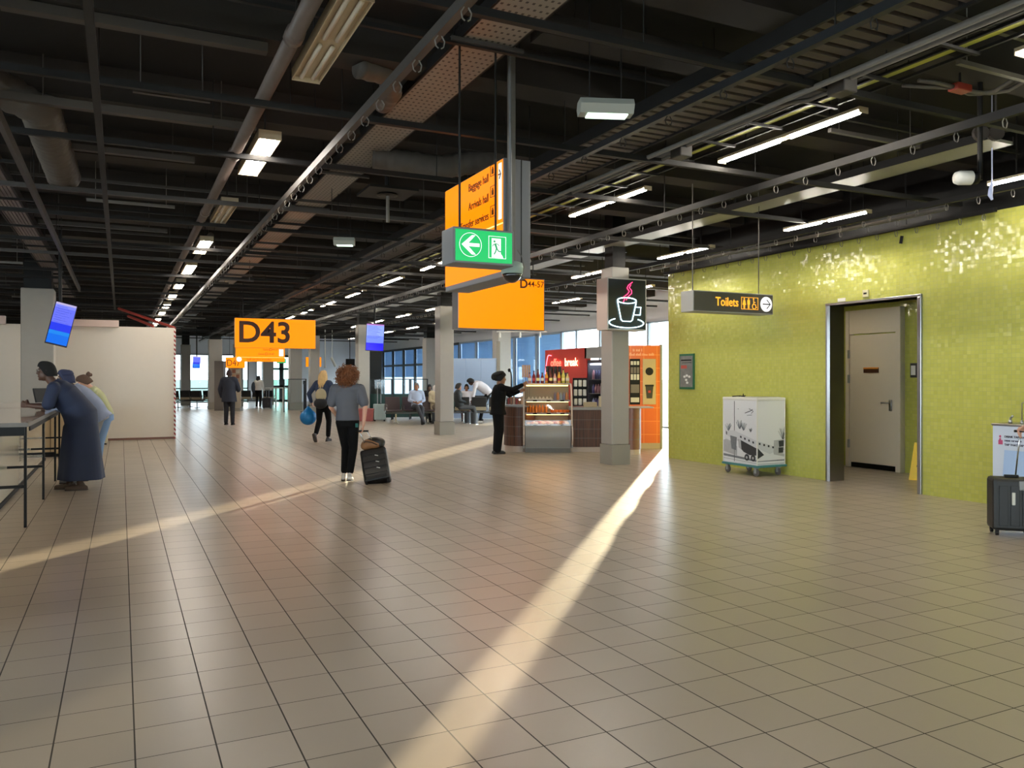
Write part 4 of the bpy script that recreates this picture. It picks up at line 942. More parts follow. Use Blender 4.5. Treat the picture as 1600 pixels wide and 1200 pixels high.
# gap behind the green wall: orange display stand
p = at_d(1056, 640, 15.9)
t = thing('display_stand', 'orange and white display stand glimpsed in the bright gap by the green wall', 'display stand', (p.x, p.y, 0), -YAW)
MB().tube([(-.0, 0, .06), (0, 0, 1.22)], .015).box(-.12, .12, -.15, .15, 0, .06, .01).build('stand_base', M_galv, t)
for k in range(3): MB().box(-.11, .11, -.12, .12, .35+.3*k, .52+.3*k, .01).build('tray', mat('orange_stock', (226, 130, 64), .5, noise=.5, scale=25), t)
MB().tube([(.09*math.cos(a), 0, 1.28+.08*math.sin(a)) for a in [k*PI/10 for k in range(11)]], .008).build('top_hoop', M_galv, t)
# ------------------------------------------------------------------ people
V = Vector
def capsule(b, p1, p2, r1, r2, n=14, flat=None):
    """tapered limb segment with round ends; flat=(axis vector, factor) squashes it across one direction"""
    p1, p2 = V(p1), V(p2); t = (p2-p1); L = t.length
    if L < 1e-5: t = V((0, 0, 1)); L = 1e-5
    t = t/L
    a = t.cross(V((0, 0, 1)) if abs(t.z) < .9 else V((1, 0, 0))).normalized(); c = t.cross(a)
    rings = []
    for ph in (-85, -60, -30, 0): rings.append((p1+t*r1*math.sin(math.radians(ph)), r1*math.cos(math.radians(ph))))
    for ph in (0, 30, 60, 85): rings.append((p2+t*r2*math.sin(math.radians(ph)), r2*math.cos(math.radians(ph))))
    R = []
    for q, r in rings:
        ring = []
        for k in range(n):
            off = a*math.cos(2*PI*k/n)*r+c*math.sin(2*PI*k/n)*r
            if flat: ax, fa = flat; ax = ax.normalized(); off = off-ax*off.dot(ax)*(1-fa)
            ring.append(q+off)
        R.append(ring)
    b.loft(R)
def chain(b, pts, rs, **k):
    for i in range(len(pts)-1): capsule(b, pts[i], pts[i+1], rs[i], rs[i+1], **k)
def ring_e(c, right, fwd, rx, ry, n=20, amp=0, kf=7, ph=0):
    return [V(c)+right*(rx*(1+amp*math.sin(kf*2*PI*i/n+ph))*math.cos(2*PI*i/n))+fwd*(ry*(1+amp*math.sin(kf*2*PI*i/n+ph))*math.sin(2*PI*i/n)) for i in range(n)]
def fused(b, name, m, parent, vox=.012, it=4):
    o = b.build(name, m, parent, smooth=True)
    r = o.modifiers.new('fuse', 'REMESH'); r.mode = 'VOXEL'; r.voxel_size = vox; r.use_smooth_shade = True
    s_ = o.modifiers.new('soften', 'SMOOTH'); s_.factor = .5; s_.iterations = it
    return o
def skin(n, c): return mat('skin_'+n, c, .5, sub=.08, noise=.05, scale=10)

BASE = dict(pelvis=(0, 0, .93), waist=(0, 0, 1.06), chest=(0, .0, 1.26), neck=(0, -.01, 1.43), head=(0, .015, 1.575),
            sR=(.185, 0, 1.38), sL=(-.185, 0, 1.38), eR=(.23, -.02, 1.10), eL=(-.23, -.02, 1.10), wR=(.235, .06, .86), wL=(-.235, .06, .86),
            hR=(.085, 0, .91), hL=(-.085, 0, .91), kR=(.09, .02, .50), kL=(-.09, .02, .50), aR=(.09, -.02, .085), aL=(-.09, -.02, .085),
            tR=(0, 1, 0), tL=(0, 1, 0), face=(0, 1, 0))
def person(label, loc, rotz, pose=None, H=1.70, sk=None, torso=1.0, shirt=None, sleeve=1.0, hem=0.0, shirt_ext=.018, trousers=None, leg_to=1.0, leg_w=1.0, shoes=None, hair=None, hair_kind='short',
           vox=.011, fingers=True, curl=.5, robe=None, hand_axis=None, group=None, sleeve_w=1.0, no_body_detail=False, face_detail=True, hood=None, belly=0.0):
    P = dict(BASE); P.update(pose or {}); s = H/1.70
    J = {k: (V(v)*s if k not in ('tR', 'tL', 'face') else V(v).normalized()) for k, v in P.items()}
    t = thing('person', label, 'person', loc, rotz, group)
    sR, sL = J['sR'], J['sL']; rt = (sR-sL).normalized(); rth = (J['hR']-J['hL']).normalized()
    def spine_rings(ext, zlo=0):
        pts = [(J['pelvis']-(J['waist']-J['pelvis']).normalized()*.10*s, .13, .095, rth), (J['pelvis'], .158*torso, .112, rth), (J['pelvis'].lerp(J['waist'], .6), .150*torso, .105+belly*.5, rth), (J['waist'].lerp(J['chest'], .2), .138*torso, .10+belly, (rt+rth).normalized()),
               (J['chest'], .158*torso, .112+belly*.3, rt), (J['chest'].lerp(J['neck'], .55), .155*torso, .095, rt), (J['chest'].lerp(J['neck'], .85), .10, .07, rt), (J['neck'], .062, .060, rt)]
        out = []
        for i, (c, rx, ry, r_) in enumerate(pts):
            a = pts[max(0, i-1)][0]; d = pts[min(len(pts)-1, i+1)][0]; up = (d-a).normalized(); f = up.cross(r_).normalized(); r2 = f.cross(up).normalized()
            out.append((c, r2, f, rx*s+ext, ry*s+ext))
        return out
    sr = spine_rings(0)
    face = J['face']; hd = J['head']; up = (hd-J['neck']).normalized(); up = (up*.5+V((0, 0, 1))*.8).normalized() if abs(face.z) < .3 else up
    hr = face.cross(up).normalized(); hup = hr.cross(face).normalized()
    HM = Matrix((hr, face, hup)).transposed()
    # the body: one continuous surface
    b = MB(); b.loft([ring_e(*q[:3], q[3], q[4]) for q in sr])
    capsule(b, sL.lerp(sR, .12), sR.lerp(sL, .12), .062*s, .062*s)
    capsule(b, J['neck']-(J['neck']-J['chest'])*.15, hd-face*.012*s-hup*.05*s, .058*s, .052*s)
    b.ball(hd+face*(-.012)*s+hup*.018*s, .074*s, .094*s, .098*s, 18, mtx=HM)
    b.ball(hd+face*.022*s-hup*.048*s, .056*s, .066*s, .072*s, 16, mtx=HM)
    if face_detail:
        capsule(b, hd+face*.088*s+hup*.012*s, hd+face*.098*s-hup*.026*s, .007*s, .011*s, 8)
        capsule(b, hd+face*.080*s-hup*.062*s-hr*.014*s, hd+face*.080*s-hup*.062*s+hr*.014*s, .009*s, .009*s, 8)
        b.ball(hd+face*.066*s-hup*.098*s, .022*s, .020*s, .018*s, 10, mtx=HM)
        for q in (-1, 1):
            b.ball(hd+hr*q*.075*s-face*.008*s-hup*.010*s, .010*s, .017*s, .030*s, 10, mtx=HM)
            capsule(b, hd+face*.080*s+hr*q*.016*s+hup*.030*s, hd+face*.072*s+hr*q*.044*s+hup*.030*s, .008*s, .007*s, 8)
    for q in ('R', 'L'):
        chain(b, [J['s'+q], J['e'+q]], [.050*s, .038*s]); chain(b, [J['e'+q], J['w'+q]], [.038*s, .025*s])
        chain(b, [J['h'+q], J['k'+q]], [.080*s, .052*s]); chain(b, [J['k'+q], J['k'+q].lerp(J['a'+q], .35), J['a'+q]], [.050*s, .053*s, .034*s])
        tt = J['t'+q]; capsule(b, J['a'+q]-tt*.03*s-V((0, 0, .045*s)), J['a'+q]+tt*.12*s-V((0, 0, .055*s)), .032*s, .026*s)
        # hand: palm, four fingers of unequal length, thumb from the side of the palm
        w_ = J['w'+q]; fa = (w_-J['e'+q]).normalized(); ha = (hand_axis or {}).get(q)
        if ha: fa = V(ha[0]).normalized(); pn = V(ha[1]).normalized()
        else: pn = (-rt if q == 'R' else rt)
        pn = (pn-fa*pn.dot(fa)).normalized(); sd = fa.cross(pn).normalized()
        if sd.dot(V((0, 1, 0))) < 0 and not ha: sd = -sd
        if ha and len(ha) > 2: sd = V(ha[2]).normalized(); sd = (sd-fa*sd.dot(fa)).normalized()
        pc = w_+fa*.05*s
        for f_ in (-.027, -.009, .009, .027): capsule(b, w_+fa*.012*s+sd*f_*.6*s, w_+fa*.088*s+sd*f_*s, .0135*s, .0115*s, 8)
        cu = curl if not isinstance(curl, dict) else curl.get(q, .5)
        for fi, (f_, L_) in enumerate(((.029, .068), (.0095, .078), (-.0105, .074), (-.029, .060))):
            p0 = w_+fa*.088*s+sd*f_*s; d = fa; 
            for sg in range(3):
                ang = cu*(.55+.25*sg)*1.35; d = (d*math.cos(ang)+pn*math.sin(ang)).normalized(); p1 = p0+d*L_*s*(.44, .31, .25)[sg]
                capsule(b, p0, p1, (.0095-.001*sg)*s, (.0088-.001*sg)*s, 8); pn_ = pn; p0 = p1
        tb = w_+fa*.022*s+sd*.026*s; t1 = tb+(sd*.6+fa*.6+pn*.45).normalized()*.038*s; t2 = t1+(fa*.8+sd*.1+pn*.6).normalized()*.032*s
        capsule(b, tb, t1, .0135*s, .0105*s, 8); capsule(b, t1, t2, .0105*s, .0085*s, 8)
    fused(b, 'body', sk, t, vox*(.8 if fingers and vox < .012 else 1), 2)
    # clothing
    if robe:
        b = MB(); ms, hemz, hemc, hr_, folds = robe
        rr = []; 
        for i_, q in enumerate(spine_rings(.03)[1:]): rr.append(ring_e(*q[:3], q[3]+(.02 if i_ < 4 else 0), q[4]+(.07, .06, .05, .03, .01, 0, 0)[i_], 40))
        low = []
        n = 7
        for k in range(n, 0, -1):
            f_ = k/n; c = J['pelvis'].lerp(V(hemc)*s, f_); 
            low.append(ring_e(c, V((1, 0, 0)), V((0, 1, 0)), (.20+(hr_[0]-.20)*f_)*s, (.19+(hr_[1]-.19)*f_)*s, 40, .07*f_ if folds else 0, 5, .9*f_))
        b.loft(low+rr)
        capsule(b, sL.lerp(sR, .1), sR.lerp(sL, .1), .085*s, .085*s)
        for q in ('R', 'L'):
            e_ = J['s'+q].lerp(J['e'+q], sleeve) if sleeve <= 1 else J['e'+q]
            capsule(b, J['s'+q], e_, .078*s, .075*s)
            if sleeve > 1: capsule(b, J['e'+q], J['e'+q].lerp(J['w'+q], sleeve-1), .07*s, .06*s)
        fused(b, 'robe', ms, t, vox, 3)
    if shirt:
        b = MB(); q_ = spine_rings(shirt_ext)
        i0 = 1 if hem < .05 else 0
        rings = [ring_e(*q[:3], q[3], q[4], 28) for q in q_[i0:]]
        if hem > 0:
            dn = (J['pelvis']-J['waist']).normalized(); c0 = J['pelvis']+dn*hem*s
            rings = [ring_e(c0, q_[1][1], q_[1][2], q_[1][3]+.025, q_[1][4]+.03, 28, .03, 5)]+[ring_e(*q[:3], q[3], q[4], 28) for q in q_[1:]]
        b.loft(rings); capsule(b, sL.lerp(sR, .1), sR.lerp(sL, .1), (.066+shirt_ext*.8)*s, (.066+shirt_ext*.8)*s)
        for q in ('R', 'L'):
            if sleeve <= 1: capsule(b, J['s'+q], J['s'+q].lerp(J['e'+q], sleeve), .068*s*sleeve_w, .064*s*sleeve_w)
            else: chain(b, [J['s'+q], J['e'+q], J['e'+q].lerp(J['w'+q], sleeve-1)], [.066*s*sleeve_w, .056*s*sleeve_w, .044*s*sleeve_w])
        so_ = fused(b, 'top' , shirt, t, vox, 3)
    if trousers:
        b = MB(); q_ = spine_rings(.012); b.loft([ring_e(*q[:3], q[3], q[4], 24) for q in q_[:3]])
        for q in ('R', 'L'):
            a_ = J['k'+q].lerp(J['a'+q], leg_to)
            chain(b, [J['h'+q]+V((0, 0, .0)), J['k'+q], a_], [.098*s*(.5+.5*leg_w), .068*s*leg_w, .055*s*leg_w])
        fused(b, 'trousers', trousers, t, vox, 3)
    if shoes:
        for q in ('R', 'L'):
            tt = J['t'+q]; sdv = V((0, 0, 1)).cross(tt).normalized() if abs(tt.z) < .9 else V((1, 0, 0)); upv = tt.cross(sdv).normalized(); upv = upv if upv.z > 0 or abs(tt.z) > .9 else -upv
            a_ = J['a'+q]; b = MB(); base = a_-upv*.055*s
            chain(b, [base-tt*.055*s, base+tt*.04*s, base+tt*.135*s], [.040*s, .043*s, .034*s], flat=(upv, .85)); capsule(b, a_-tt*.02*s-upv*.02*s, a_-tt*.015*s+upv*.0*s, .042*s, .036*s)
            so2 = fused(b, 'shoe', shoes, t, .009, 2)
            b = MB(); 
            lo = [base-upv*.030*s+tt*x_*s+sdv*y_*s for x_, y_ in ((-.098, 0), (-.085, .032), (0, .040), (.09, .044), (.150, .028), (.168, 0), (.150, -.028), (.09, -.044), (0, -.040), (-.085, -.032))]
            b.loft([[p-upv*.006*s for p in lo], [p+upv*.014*s for p in lo]]); b.build('sole', mat('shoe_sole', (70, 62, 56), .7), so2)
    if hair:
        b = MB(); hc = hd-face*.018*s+hup*.026*s
        if hair_kind in ('short', 'bun', 'cap', 'long', 'beret'):
            # skull cap cut away from the face
            rings = []
            for iv in range(9):
                v_ = iv/8; th = PI*.5*(1-v_); ring = []
                for k in range(24):
                    a = 2*PI*k/24; fr = math.sin(a)      # +1 toward the face
                    drop = (.085 if fr < .1 else max(-.035, .085-.16*(fr-.1)))*s
                    x_ = .090*s*math.cos(a)*math.cos(PI*.5*v_)**.6; y_ = .112*s*fr*math.cos(PI*.5*v_)**.6; z_ = .104*s*math.sin(PI*.5*v_)-drop*(1-v_)
                    ring.append(hc+hr*x_+face*y_+hup*z_)
                rings.append(ring)
            b.loft(rings)
        if hair_kind == 'bun':
            b.ball(hc-face*.105*s+hup*.05*s, .045*s, .04*s, .045*s, 14); b.ball(hc-face*.13*s+hup*.03*s, .025*s, .03*s, .03*s); b.ball(hc-face*.12*s+hup*.075*s, .022*s, .022*s, .022*s)
        if hair_kind == 'cap': 
            b.lathe([(.088*s, 0), (.090*s, .03*s), (.07*s, .065*s), (.03*s, .08*s)], hc+hup*.02*s, 20)
        if hair_kind == 'beret':
            b.ball(hc-face*.06*s+hup*.06*s, .115*s, .14*s, .055*s, 18, mtx=HM @ Matrix.Rotation(math.radians(22), 3, 'X')); b.ball(hc-face*.135*s-hup*.01*s, .06*s, .06*s, .07*s, 14)
        o = b.build('hair', hair, t, smooth=True)
        if hair_kind == 'long':
            b2 = MB(); random.seed(4)
            for k in range(90):
                a = PI+random.uniform(-1.75, 1.75)+PI/2; x_, y_ = math.cos(a), math.sin(a); 
                p0 = hc+hup*(.06+random.random()*.03)*s+hr*x_*.04*s+face*y_*.05*s; p1 = hc+hr*x_*.092*s+face*y_*.108*s-hup*.02*s; L_ = random.uniform(.20, .33)*s
                p2 = hc+hr*x_*.105*s+face*(y_*.115-.01)*s-hup*(.10*s)-V((0, 0, L_*.35)); p3 = p2+hr*random.uniform(-.02, .02)*s-face*.015*s-V((0, 0, L_*.55))
                b2.tube([p0, p1, p2, p3], [.012*s, .016*s, .014*s, .003*s], 5)
            b2.build('hair_strands', hair, t, smooth=True)
        if hair_kind == 'curly':
            random.seed(9); b2 = MB(); cc = hd-face*.035*s+hup*.015*s
            b2.ball(cc, .135*s, .128*s, .142*s, 18, mtx=HM)
            for k in range(560):
                z_ = random.uniform(-1, 1); a = random.uniform(0, 2*PI); q_ = math.sqrt(1-z_*z_); dv_ = V((q_*math.cos(a), q_*math.sin(a), z_))
                if dv_.y > .62 and abs(dv_.x) < .5 and dv_.z < .45: continue
                dw = HM @ dv_; c0 = cc+V(dw)*(random.uniform(.128, .168)*s*(1.0 if dv_.z > -.4 else 1.06)); ax = V((random.uniform(-1, 1), random.uniform(-1, 1), random.uniform(-1, 1))).normalized(); e1 = ax.orthogonal().normalized(); e2 = ax.cross(e1); rr_ = random.uniform(.010, .017)*s
                b2.tube([c0+e1*rr_*math.cos(w)+e2*rr_*math.sin(w)+ax*.006*w*s for w in [j*1.05 for j in range(8)]], .0045*s, 4)
            b2.build('hair', hair, t, smooth=True)
    if hood:
        b = MB(); capsule(b, hd-face*.025*s+hup*.02*s, hd-face*.03*s-hup*.05*s, .105*s, .105*s); b.loft([ring_e(J['neck']-V((0, 0, .13*s)), hr, face, .2*s, .15*s), ring_e(J['neck']-V((0, 0, .0)), hr, face, .10*s, .09*s), ring_e(hd-hup*.06*s-face*.02*s, hr, face, .09*s, .085*s)])
        fused(b, 'headscarf', hood, t, vox, 3)
    if face_detail and vox < .013:
        for q in (-1, 1):
            b = MB(); b.ball(hd+face*.076*s+hr*q*.031*s+hup*.012*s, .012*s, .009*s, .008*s, 10, mtx=HM); e_ = b.build('eye', mat('eye_white', (220, 215, 208), .3), t, smooth=True)
            MB().ball(hd+face*.084*s+hr*q*.031*s+hup*.012*s, .005*s, .003*s, .005*s, 8, mtx=HM).build('iris', mat('dark_iris', (30, 18, 12), .3), e_)
        MB().ball(hd+face*.0885*s-hup*.062*s, .019*s, .004*s, .006*s, 10, mtx=HM).build('lips', mat('lips_'+sk.name, (110, 60, 52), .5), t)
    t['_hd'] = 0; del t['_hd']
    return t, J, (hd, hr, face, hup, s)

CB = mat('cloth_black', (10, 10, 12), .85, spec=.2); skd = skin('dark', (82, 54, 40)); skm = skin('brown', (150, 104, 78)); skl = skin('pale', (206, 156, 132))
def world(t, v): return t.matrix_basis @ V(v)
# man in the blue robe, leaning on the table (faces -X)
p = fl(114, 765)
t, J, h = person('person in a long dark blue robe and glasses leaning forearms on the high table', (p.x, p.y, 0), math.radians(90), dict(
    pelvis=(0, -.09, .93), waist=(0, -.03, 1.05), chest=(0, .10, 1.22), neck=(0, .23, 1.37), head=(0, .30, 1.51), sR=(.19, .20, 1.30), sL=(-.19, .20, 1.30),
    eR=(.24, .25, 1.065), eL=(-.22, .27, 1.065), wR=(.11, .49, 1.085), wL=(-.09, .49, 1.085), hR=(.09, -.10, .91), hL=(-.09, -.10, .91), kR=(.10, -.06, .50), kL=(-.10, -.08, .50),
    aR=(.10, .05, .085), aL=(-.10, -.08, .085)), H=1.80, sk=skd, robe=(mat('robe_blue', (30, 41, 68), .75, noise=.12, scale=5), 0, (0, -.10, .13), (.25, .27), True), sleeve=.85,
    shoes=mat('brown_shoe', (84, 66, 52), .6), hair=mat('black_cap', (14, 12, 14), .9), hair_kind='short', vox=.010, curl=.9, hand_axis={'R': ((-.6, .75, .25), (-.8, -.5, 0), (0, 0, 1)), 'L': ((.6, .75, .12), (.8, -.5, 0), (0, 0, 1))}, torso=1.12)
hd, hr, fc, hu, s_ = h
b = MB()
for q in (-1, 1): b.tube([hd+fc*.098*s_+hr*q*(.034+.022*math.cos(a))*s_+hu*(.012+.018*math.sin(a))*s_ for a in [k*PI/6 for k in range(13)]], .0022*s_, 5); b.tube([hd+fc*.095*s_+hr*q*.056*s_+hu*.016*s_, hd-fc*.01*s_+hr*q*.083*s_+hu*.014*s_], .0028*s_, 5)
b.tube([hd+fc*.1*s_-hr*.012*s_+hu*.015*s_, hd+fc*.1*s_+hr*.012*s_+hu*.015*s_], .0022*s_, 5); b.build('glasses', M_galv, t)
# second man, mostly hidden behind him
p = fl(128, 748)
t, J, h = person('person in a pale blue shirt and dark cap leaning behind the one in the robe', (-.50, 13.25, 0), math.radians(90), dict(
    pelvis=(0, -.19, .93), waist=(0, -.12, 1.04), chest=(0, .02, 1.20), neck=(0, .14, 1.33), head=(0, .22, 1.45), sR=(.19, .11, 1.27), sL=(-.19, .11, 1.27), eR=(.24, .22, 1.04), eL=(-.22, .24, 1.04), wR=(.12, .46, 1.07), wL=(-.10, .46, 1.07),
    hR=(.09, -.18, .91), hL=(-.09, -.18, .91), kR=(.10, -.08, .50), kL=(-.10, -.06, .50), aR=(.10, .03, .085), aL=(-.10, .12, .085)), H=1.76, sk=skd, shirt=mat('shirt_pale_blue', (150, 160, 186), .8), sleeve=1.8, hem=.08, shirt_ext=.035, trousers=mat('grey_trousers', (132, 130, 128), .8), shoes=mat('grey_trainer', (120, 118, 118), .7),
    hair=mat('dark_blue_cap', (48, 54, 84), .8), hair_kind='cap', vox=.012, belly=.03)
t, J, h = person('person with a hair bun, pale green top and light jeans at the second table', (-.38, 14.75, 0), math.radians(100), dict(
    pelvis=(0, -.16, .93), waist=(0, -.13, 1.06), chest=(0, -.02, 1.25), neck=(0, .08, 1.40), head=(0, .17, 1.50), face=(0, .85, -.5), sR=(.17, .05, 1.34), sL=(-.17, .05, 1.34), eR=(.22, .14, 1.09), eL=(-.22, .16, 1.09), wR=(.12, .40, 1.12), wL=(-.10, .40, 1.12),
    hR=(.09, -.15, .91), hL=(-.09, -.15, .91), kR=(.10, -.06, .50), kL=(-.10, -.06, .50)), H=1.64, sk=skl, shirt=mat('top_pale_green', (178, 180, 138), .8), sleeve=1.8, hem=.0, trousers=mat('light_jeans', (120, 150, 190), .8), shoes=mat('white_trainer', (205, 200, 195), .6), hair=mat('brown_hair', (84, 60, 46), .7), hair_kind='bun', vox=.012)

# woman with curly hair walking away with the black case
p = fl(543, 753)
wyaw = -YAW+math.radians(4)
t, J, h = person('person with curly auburn hair, grey T-shirt and black trousers, pulling a case', (p.x, p.y, 0), wyaw, dict(
    sR=(.185, 0, 1.40), sL=(-.185, 0, 1.40), eR=(.27, -.06, 1.13), eL=(-.25, .03, 1.13), wR=(.245, -.07, .86), wL=(-.185, .20, .98), head=(0, .015, 1.585),
    hR=(.085, 0, .91), hL=(-.085, 0, .91), kR=(.085, .02, .50), kL=(-.04, .09, .51), aR=(.05, -.12, .12), aL=(-.07, .14, .10), tR=(.05, .93, -.12)), H=1.64, sk=skl,
    shirt=mat('tshirt_grey', (88, 90, 98), .85, noise=.04, scale=5), sleeve=.74, sleeve_w=1.22, shirt_ext=.026, hem=.0, trousers=CB, leg_to=.86, leg_w=.95, shoes=mat('white_shoe', (220, 214, 205), .6), hair=mat('auburn_curls', (124, 74, 38), .6, noise=.4, scale=12), hair_kind='curly', vox=.010, curl={'R': .95, 'L': .5}, torso=.97)
MB().box(.13, .17, -.145, -.135, .80, .86, .004).build('teal_tag', mat('teal_cloth', (24, 92, 86), .7), t)
WH = world(t, J['wR']+V((0.0, -.02, -.085)))     # where the hand holds the trolley handle
t.update_tag()
# her suitcase
M_shell = mat('glossy_black_shell', (14, 14, 15), .28, spec=.5); M_chrome = mat('chrome_trim', (200, 200, 200), .2, metal=1)
base = fl(590, 757)
t = thing('suitcase', 'glossy black ribbed cabin case tilted on two wheels behind the curly-haired person', 'suitcase', (base.x, base.y, 0), -YAW)
Minv = (Matrix.Translation(t.location) @ Matrix.Rotation(-YAW, 4, 'Z')).inverted(); hl = Minv @ WH
tl = Matrix.Translation((0, 0, .04)) @ Matrix.Rotation(math.radians(-32), 4, 'X') @ Matrix.Rotation(math.radians(-13), 4, 'Y')
def inframe(o, M=tl): o.matrix_local = M; return o
b = MB(); b.box(-.19, .19, -.01, .20, .03, .55, .035); inframe(b.build('shell', M_shell, t, smooth=False))
for k in range(4): inframe(MB().box(-.165, .165, -.022, -.006, .13+.10*k, .20+.10*k, .008).build('rib', M_shell, t))
inframe(MB().box(-.15, .15, -.022, -.006, .045, .105, .008).build('front_pocket', mat('matte_black', (24, 24, 25), .6), t))
for k in range(3): inframe(MB().tube([(.02, -.026, .215+.1*k), (.065, -.026, .195+.1*k)], .006, 5).build('chrome_clip', mat('bright_clip', (230, 228, 224), .35), t))
for x_ in (-.155, .155):
    inframe(MB().lathe([(0, -.015), (.034, -.015), (.034, .015), (0, .015)], (x_, .02, -.002), 14, ax='x').build('wheel', M_black, t, smooth=True, sharp=40))
tip = [tl @ V((x_, .15, .55)) for x_ in (-.07, .07)]
hc = hl; rts = V((1, 0, 0))
for q, tp in zip((-1, 1), tip): MB().tube([tp, hc+rts*q*.055], .008, 8).build('handle_rod', M_chrome, t, smooth=True)
MB().tube([hc-rts*.075, hc-rts*.055, hc+rts*.055, hc+rts*.075], .014, 10).build('handle_grip', M_black, t, smooth=True)
# bag strapped on top
t2 = thing('travel_bag', 'tan and black leather bag lying on top of the tilted case', 'bag', tuple((Matrix.Translation(t.location) @ Matrix.Rotation(-YAW, 4, 'Z')) @ (tl @ V((0, .08, .56)))), -YAW)
b = MB(); b.ball((-.01, .0, .085), .165, .12, .085, 20).ball((-.10, -.02, .06), .08, .09, .07, 16); fused(b, 'bag_body', mat('tan_leather', (140, 98, 62), .5, noise=.2, scale=6), t2, .012)
b = MB(); b.ball((.03, .01, .115), .15, .11, .075, 20).ball((.11, 0, .085), .06, .09, .06, 14); fused(b, 'bag_flap', mat('black_leather', (24, 20, 19), .4), t2, .012)
MB().tube([(-.14, -.06, .09), (-.10, -.10, .13), (0, -.12, .12), (.08, -.11, .08)], .007, 6).build('strap', MATS['black_leather'], t2, smooth=True)

# blonde woman with the blue bag
p = fl(505, 690)
t, J, h = person('person with long blonde hair in a denim jacket and black trousers walking away', (p.x, p.y, 0), -YAW-math.radians(12), dict(eL=(-.33, -.08, 1.14), wL=(-.31, .02, .93), eR=(.24, .05, 1.1), wR=(.20, .22, 1.02), kL=(-.09, -.03, .50), aL=(-.09, -.22, .17), tL=(0, .5, -.85), kR=(.09, .12, .50), aR=(.07, .12, .085)),
    H=1.70, sk=skl, shirt=mat('denim_blue', (38, 52, 80), .8, noise=.35, scale=25), sleeve=1.85, hem=.03, shirt_ext=.035, trousers=CB, leg_to=.85, shoes=mat('charcoal_trainer', (60, 56, 58), .7), hair=mat('blonde_hair', (214, 176, 118), .5, noise=.2, scale=20), hair_kind='long', vox=.014, curl={'L': 1.0, 'R': .5})
bl = world(t, J['wL']+V((0, 0, -.09)))
M0 = t.matrix_basis.copy()
t2 = thing('backpack', 'small cream and black backpack worn by the blonde person', 'backpack', tuple(M0 @ V((.04, -.14, 1.02))), -YAW-math.radians(12))
b = MB(); b.ball((0, -.07, .10), .14, .085, .16, 16); fused(b, 'bag_body', mat('cream_fabric', (170, 158, 128), .8), t2, .014)
b = MB(); b.ball((0, -.085, -.10), .17, .11, .13, 16); fused(b, 'lower_pouch', mat('black_fabric', (26, 26, 30), .8), t2, .014)
MB().tube([(-.08, .0, .26), (-.09, -.08, .14), (-.09, -.1, 0)], .014, 6).tube([(.08, .0, .26), (.09, -.08, .14), (.09, -.1, 0)], .014, 6).build('strap', mat('navy_strap', (40, 54, 74), .8), t2)
t2 = thing('carrier_bag', 'round bright blue drawstring bag hanging from the blonde person', 'bag', tuple(bl-RV*.08))
b = MB(); b.ball((0, 0, -.26), .20, .14, .19, 20).ball((.0, 0, -.12), .10, .07, .10, 16); b.tube([(0, 0, -.08), (0, 0, .0)], [.05, .03], 10); fused(b, 'bag_body', mat('bright_blue_nylon', (0, 112, 176), .4, bump=.5, scale=6), t2, .014)
MB().tube([(-.03, 0, -.04), (0, 0, .02), (.08, 0, .02)], .008, 6).build('cord', mat('navy_strap', (40, 54, 74), .8), t2)

# distant walkers
p = fl(358, 664)
t, J, h = person('person in a dark hooded jacket walking away down the concourse', (p.x, p.y, 0), -YAW+.05, dict(kR=(.09, .04, .5), aR=(.11, -.02, .085), kL=(-.09, .02, .5), aL=(-.12, .08, .085), eR=(.27, .05, 1.10), eL=(-.27, 0, 1.1), wR=(.22, .22, 1.05)),
    H=1.80, sk=skd, shirt=mat('dark_navy_jacket', (30, 34, 48), .8), sleeve=1.95, hem=.22, shirt_ext=.055, trousers=mat('dark_jeans', (24, 24, 32), .85), shoes=CB, hair=mat('black_red_hair', (40, 20, 20), .9), hair_kind='short', vox=.016, sleeve_w=1.3, leg_w=1.1, face_detail=False)
p = fl(404, 638)
t, J, h = person('person in a white top and dark leggings walking off with a small dark case', (p.x, p.y, 0), -YAW-.1, dict(wR=(.30, -.05, .90), eR=(.26, -.05, 1.12), head=(-.02, .06, 1.56)), H=1.68, sk=skm, shirt=mat('white_top', (214, 210, 204), .8), sleeve=1.9, shirt_ext=.035, trousers=CB, shoes=mat('white_trainer', (205, 200, 195), .6), hair=mat('black_hair', (14, 12, 13), .7), hair_kind='long', vox=.022, face_detail=False)
sh = world(t, J['wR'])
t2 = thing('shoulder_bag', 'dark grey jacket slung over the arm of the person in white', 'bag', tuple(world(t, V((-.24, -.03, 1.08)))), -YAW)
b = MB(); b.ball((0, 0, -.02), .13, .12, .30, 14); fused(b, 'bag_body', mat('slate_cloth', (52, 62, 76), .8), t2, .02)
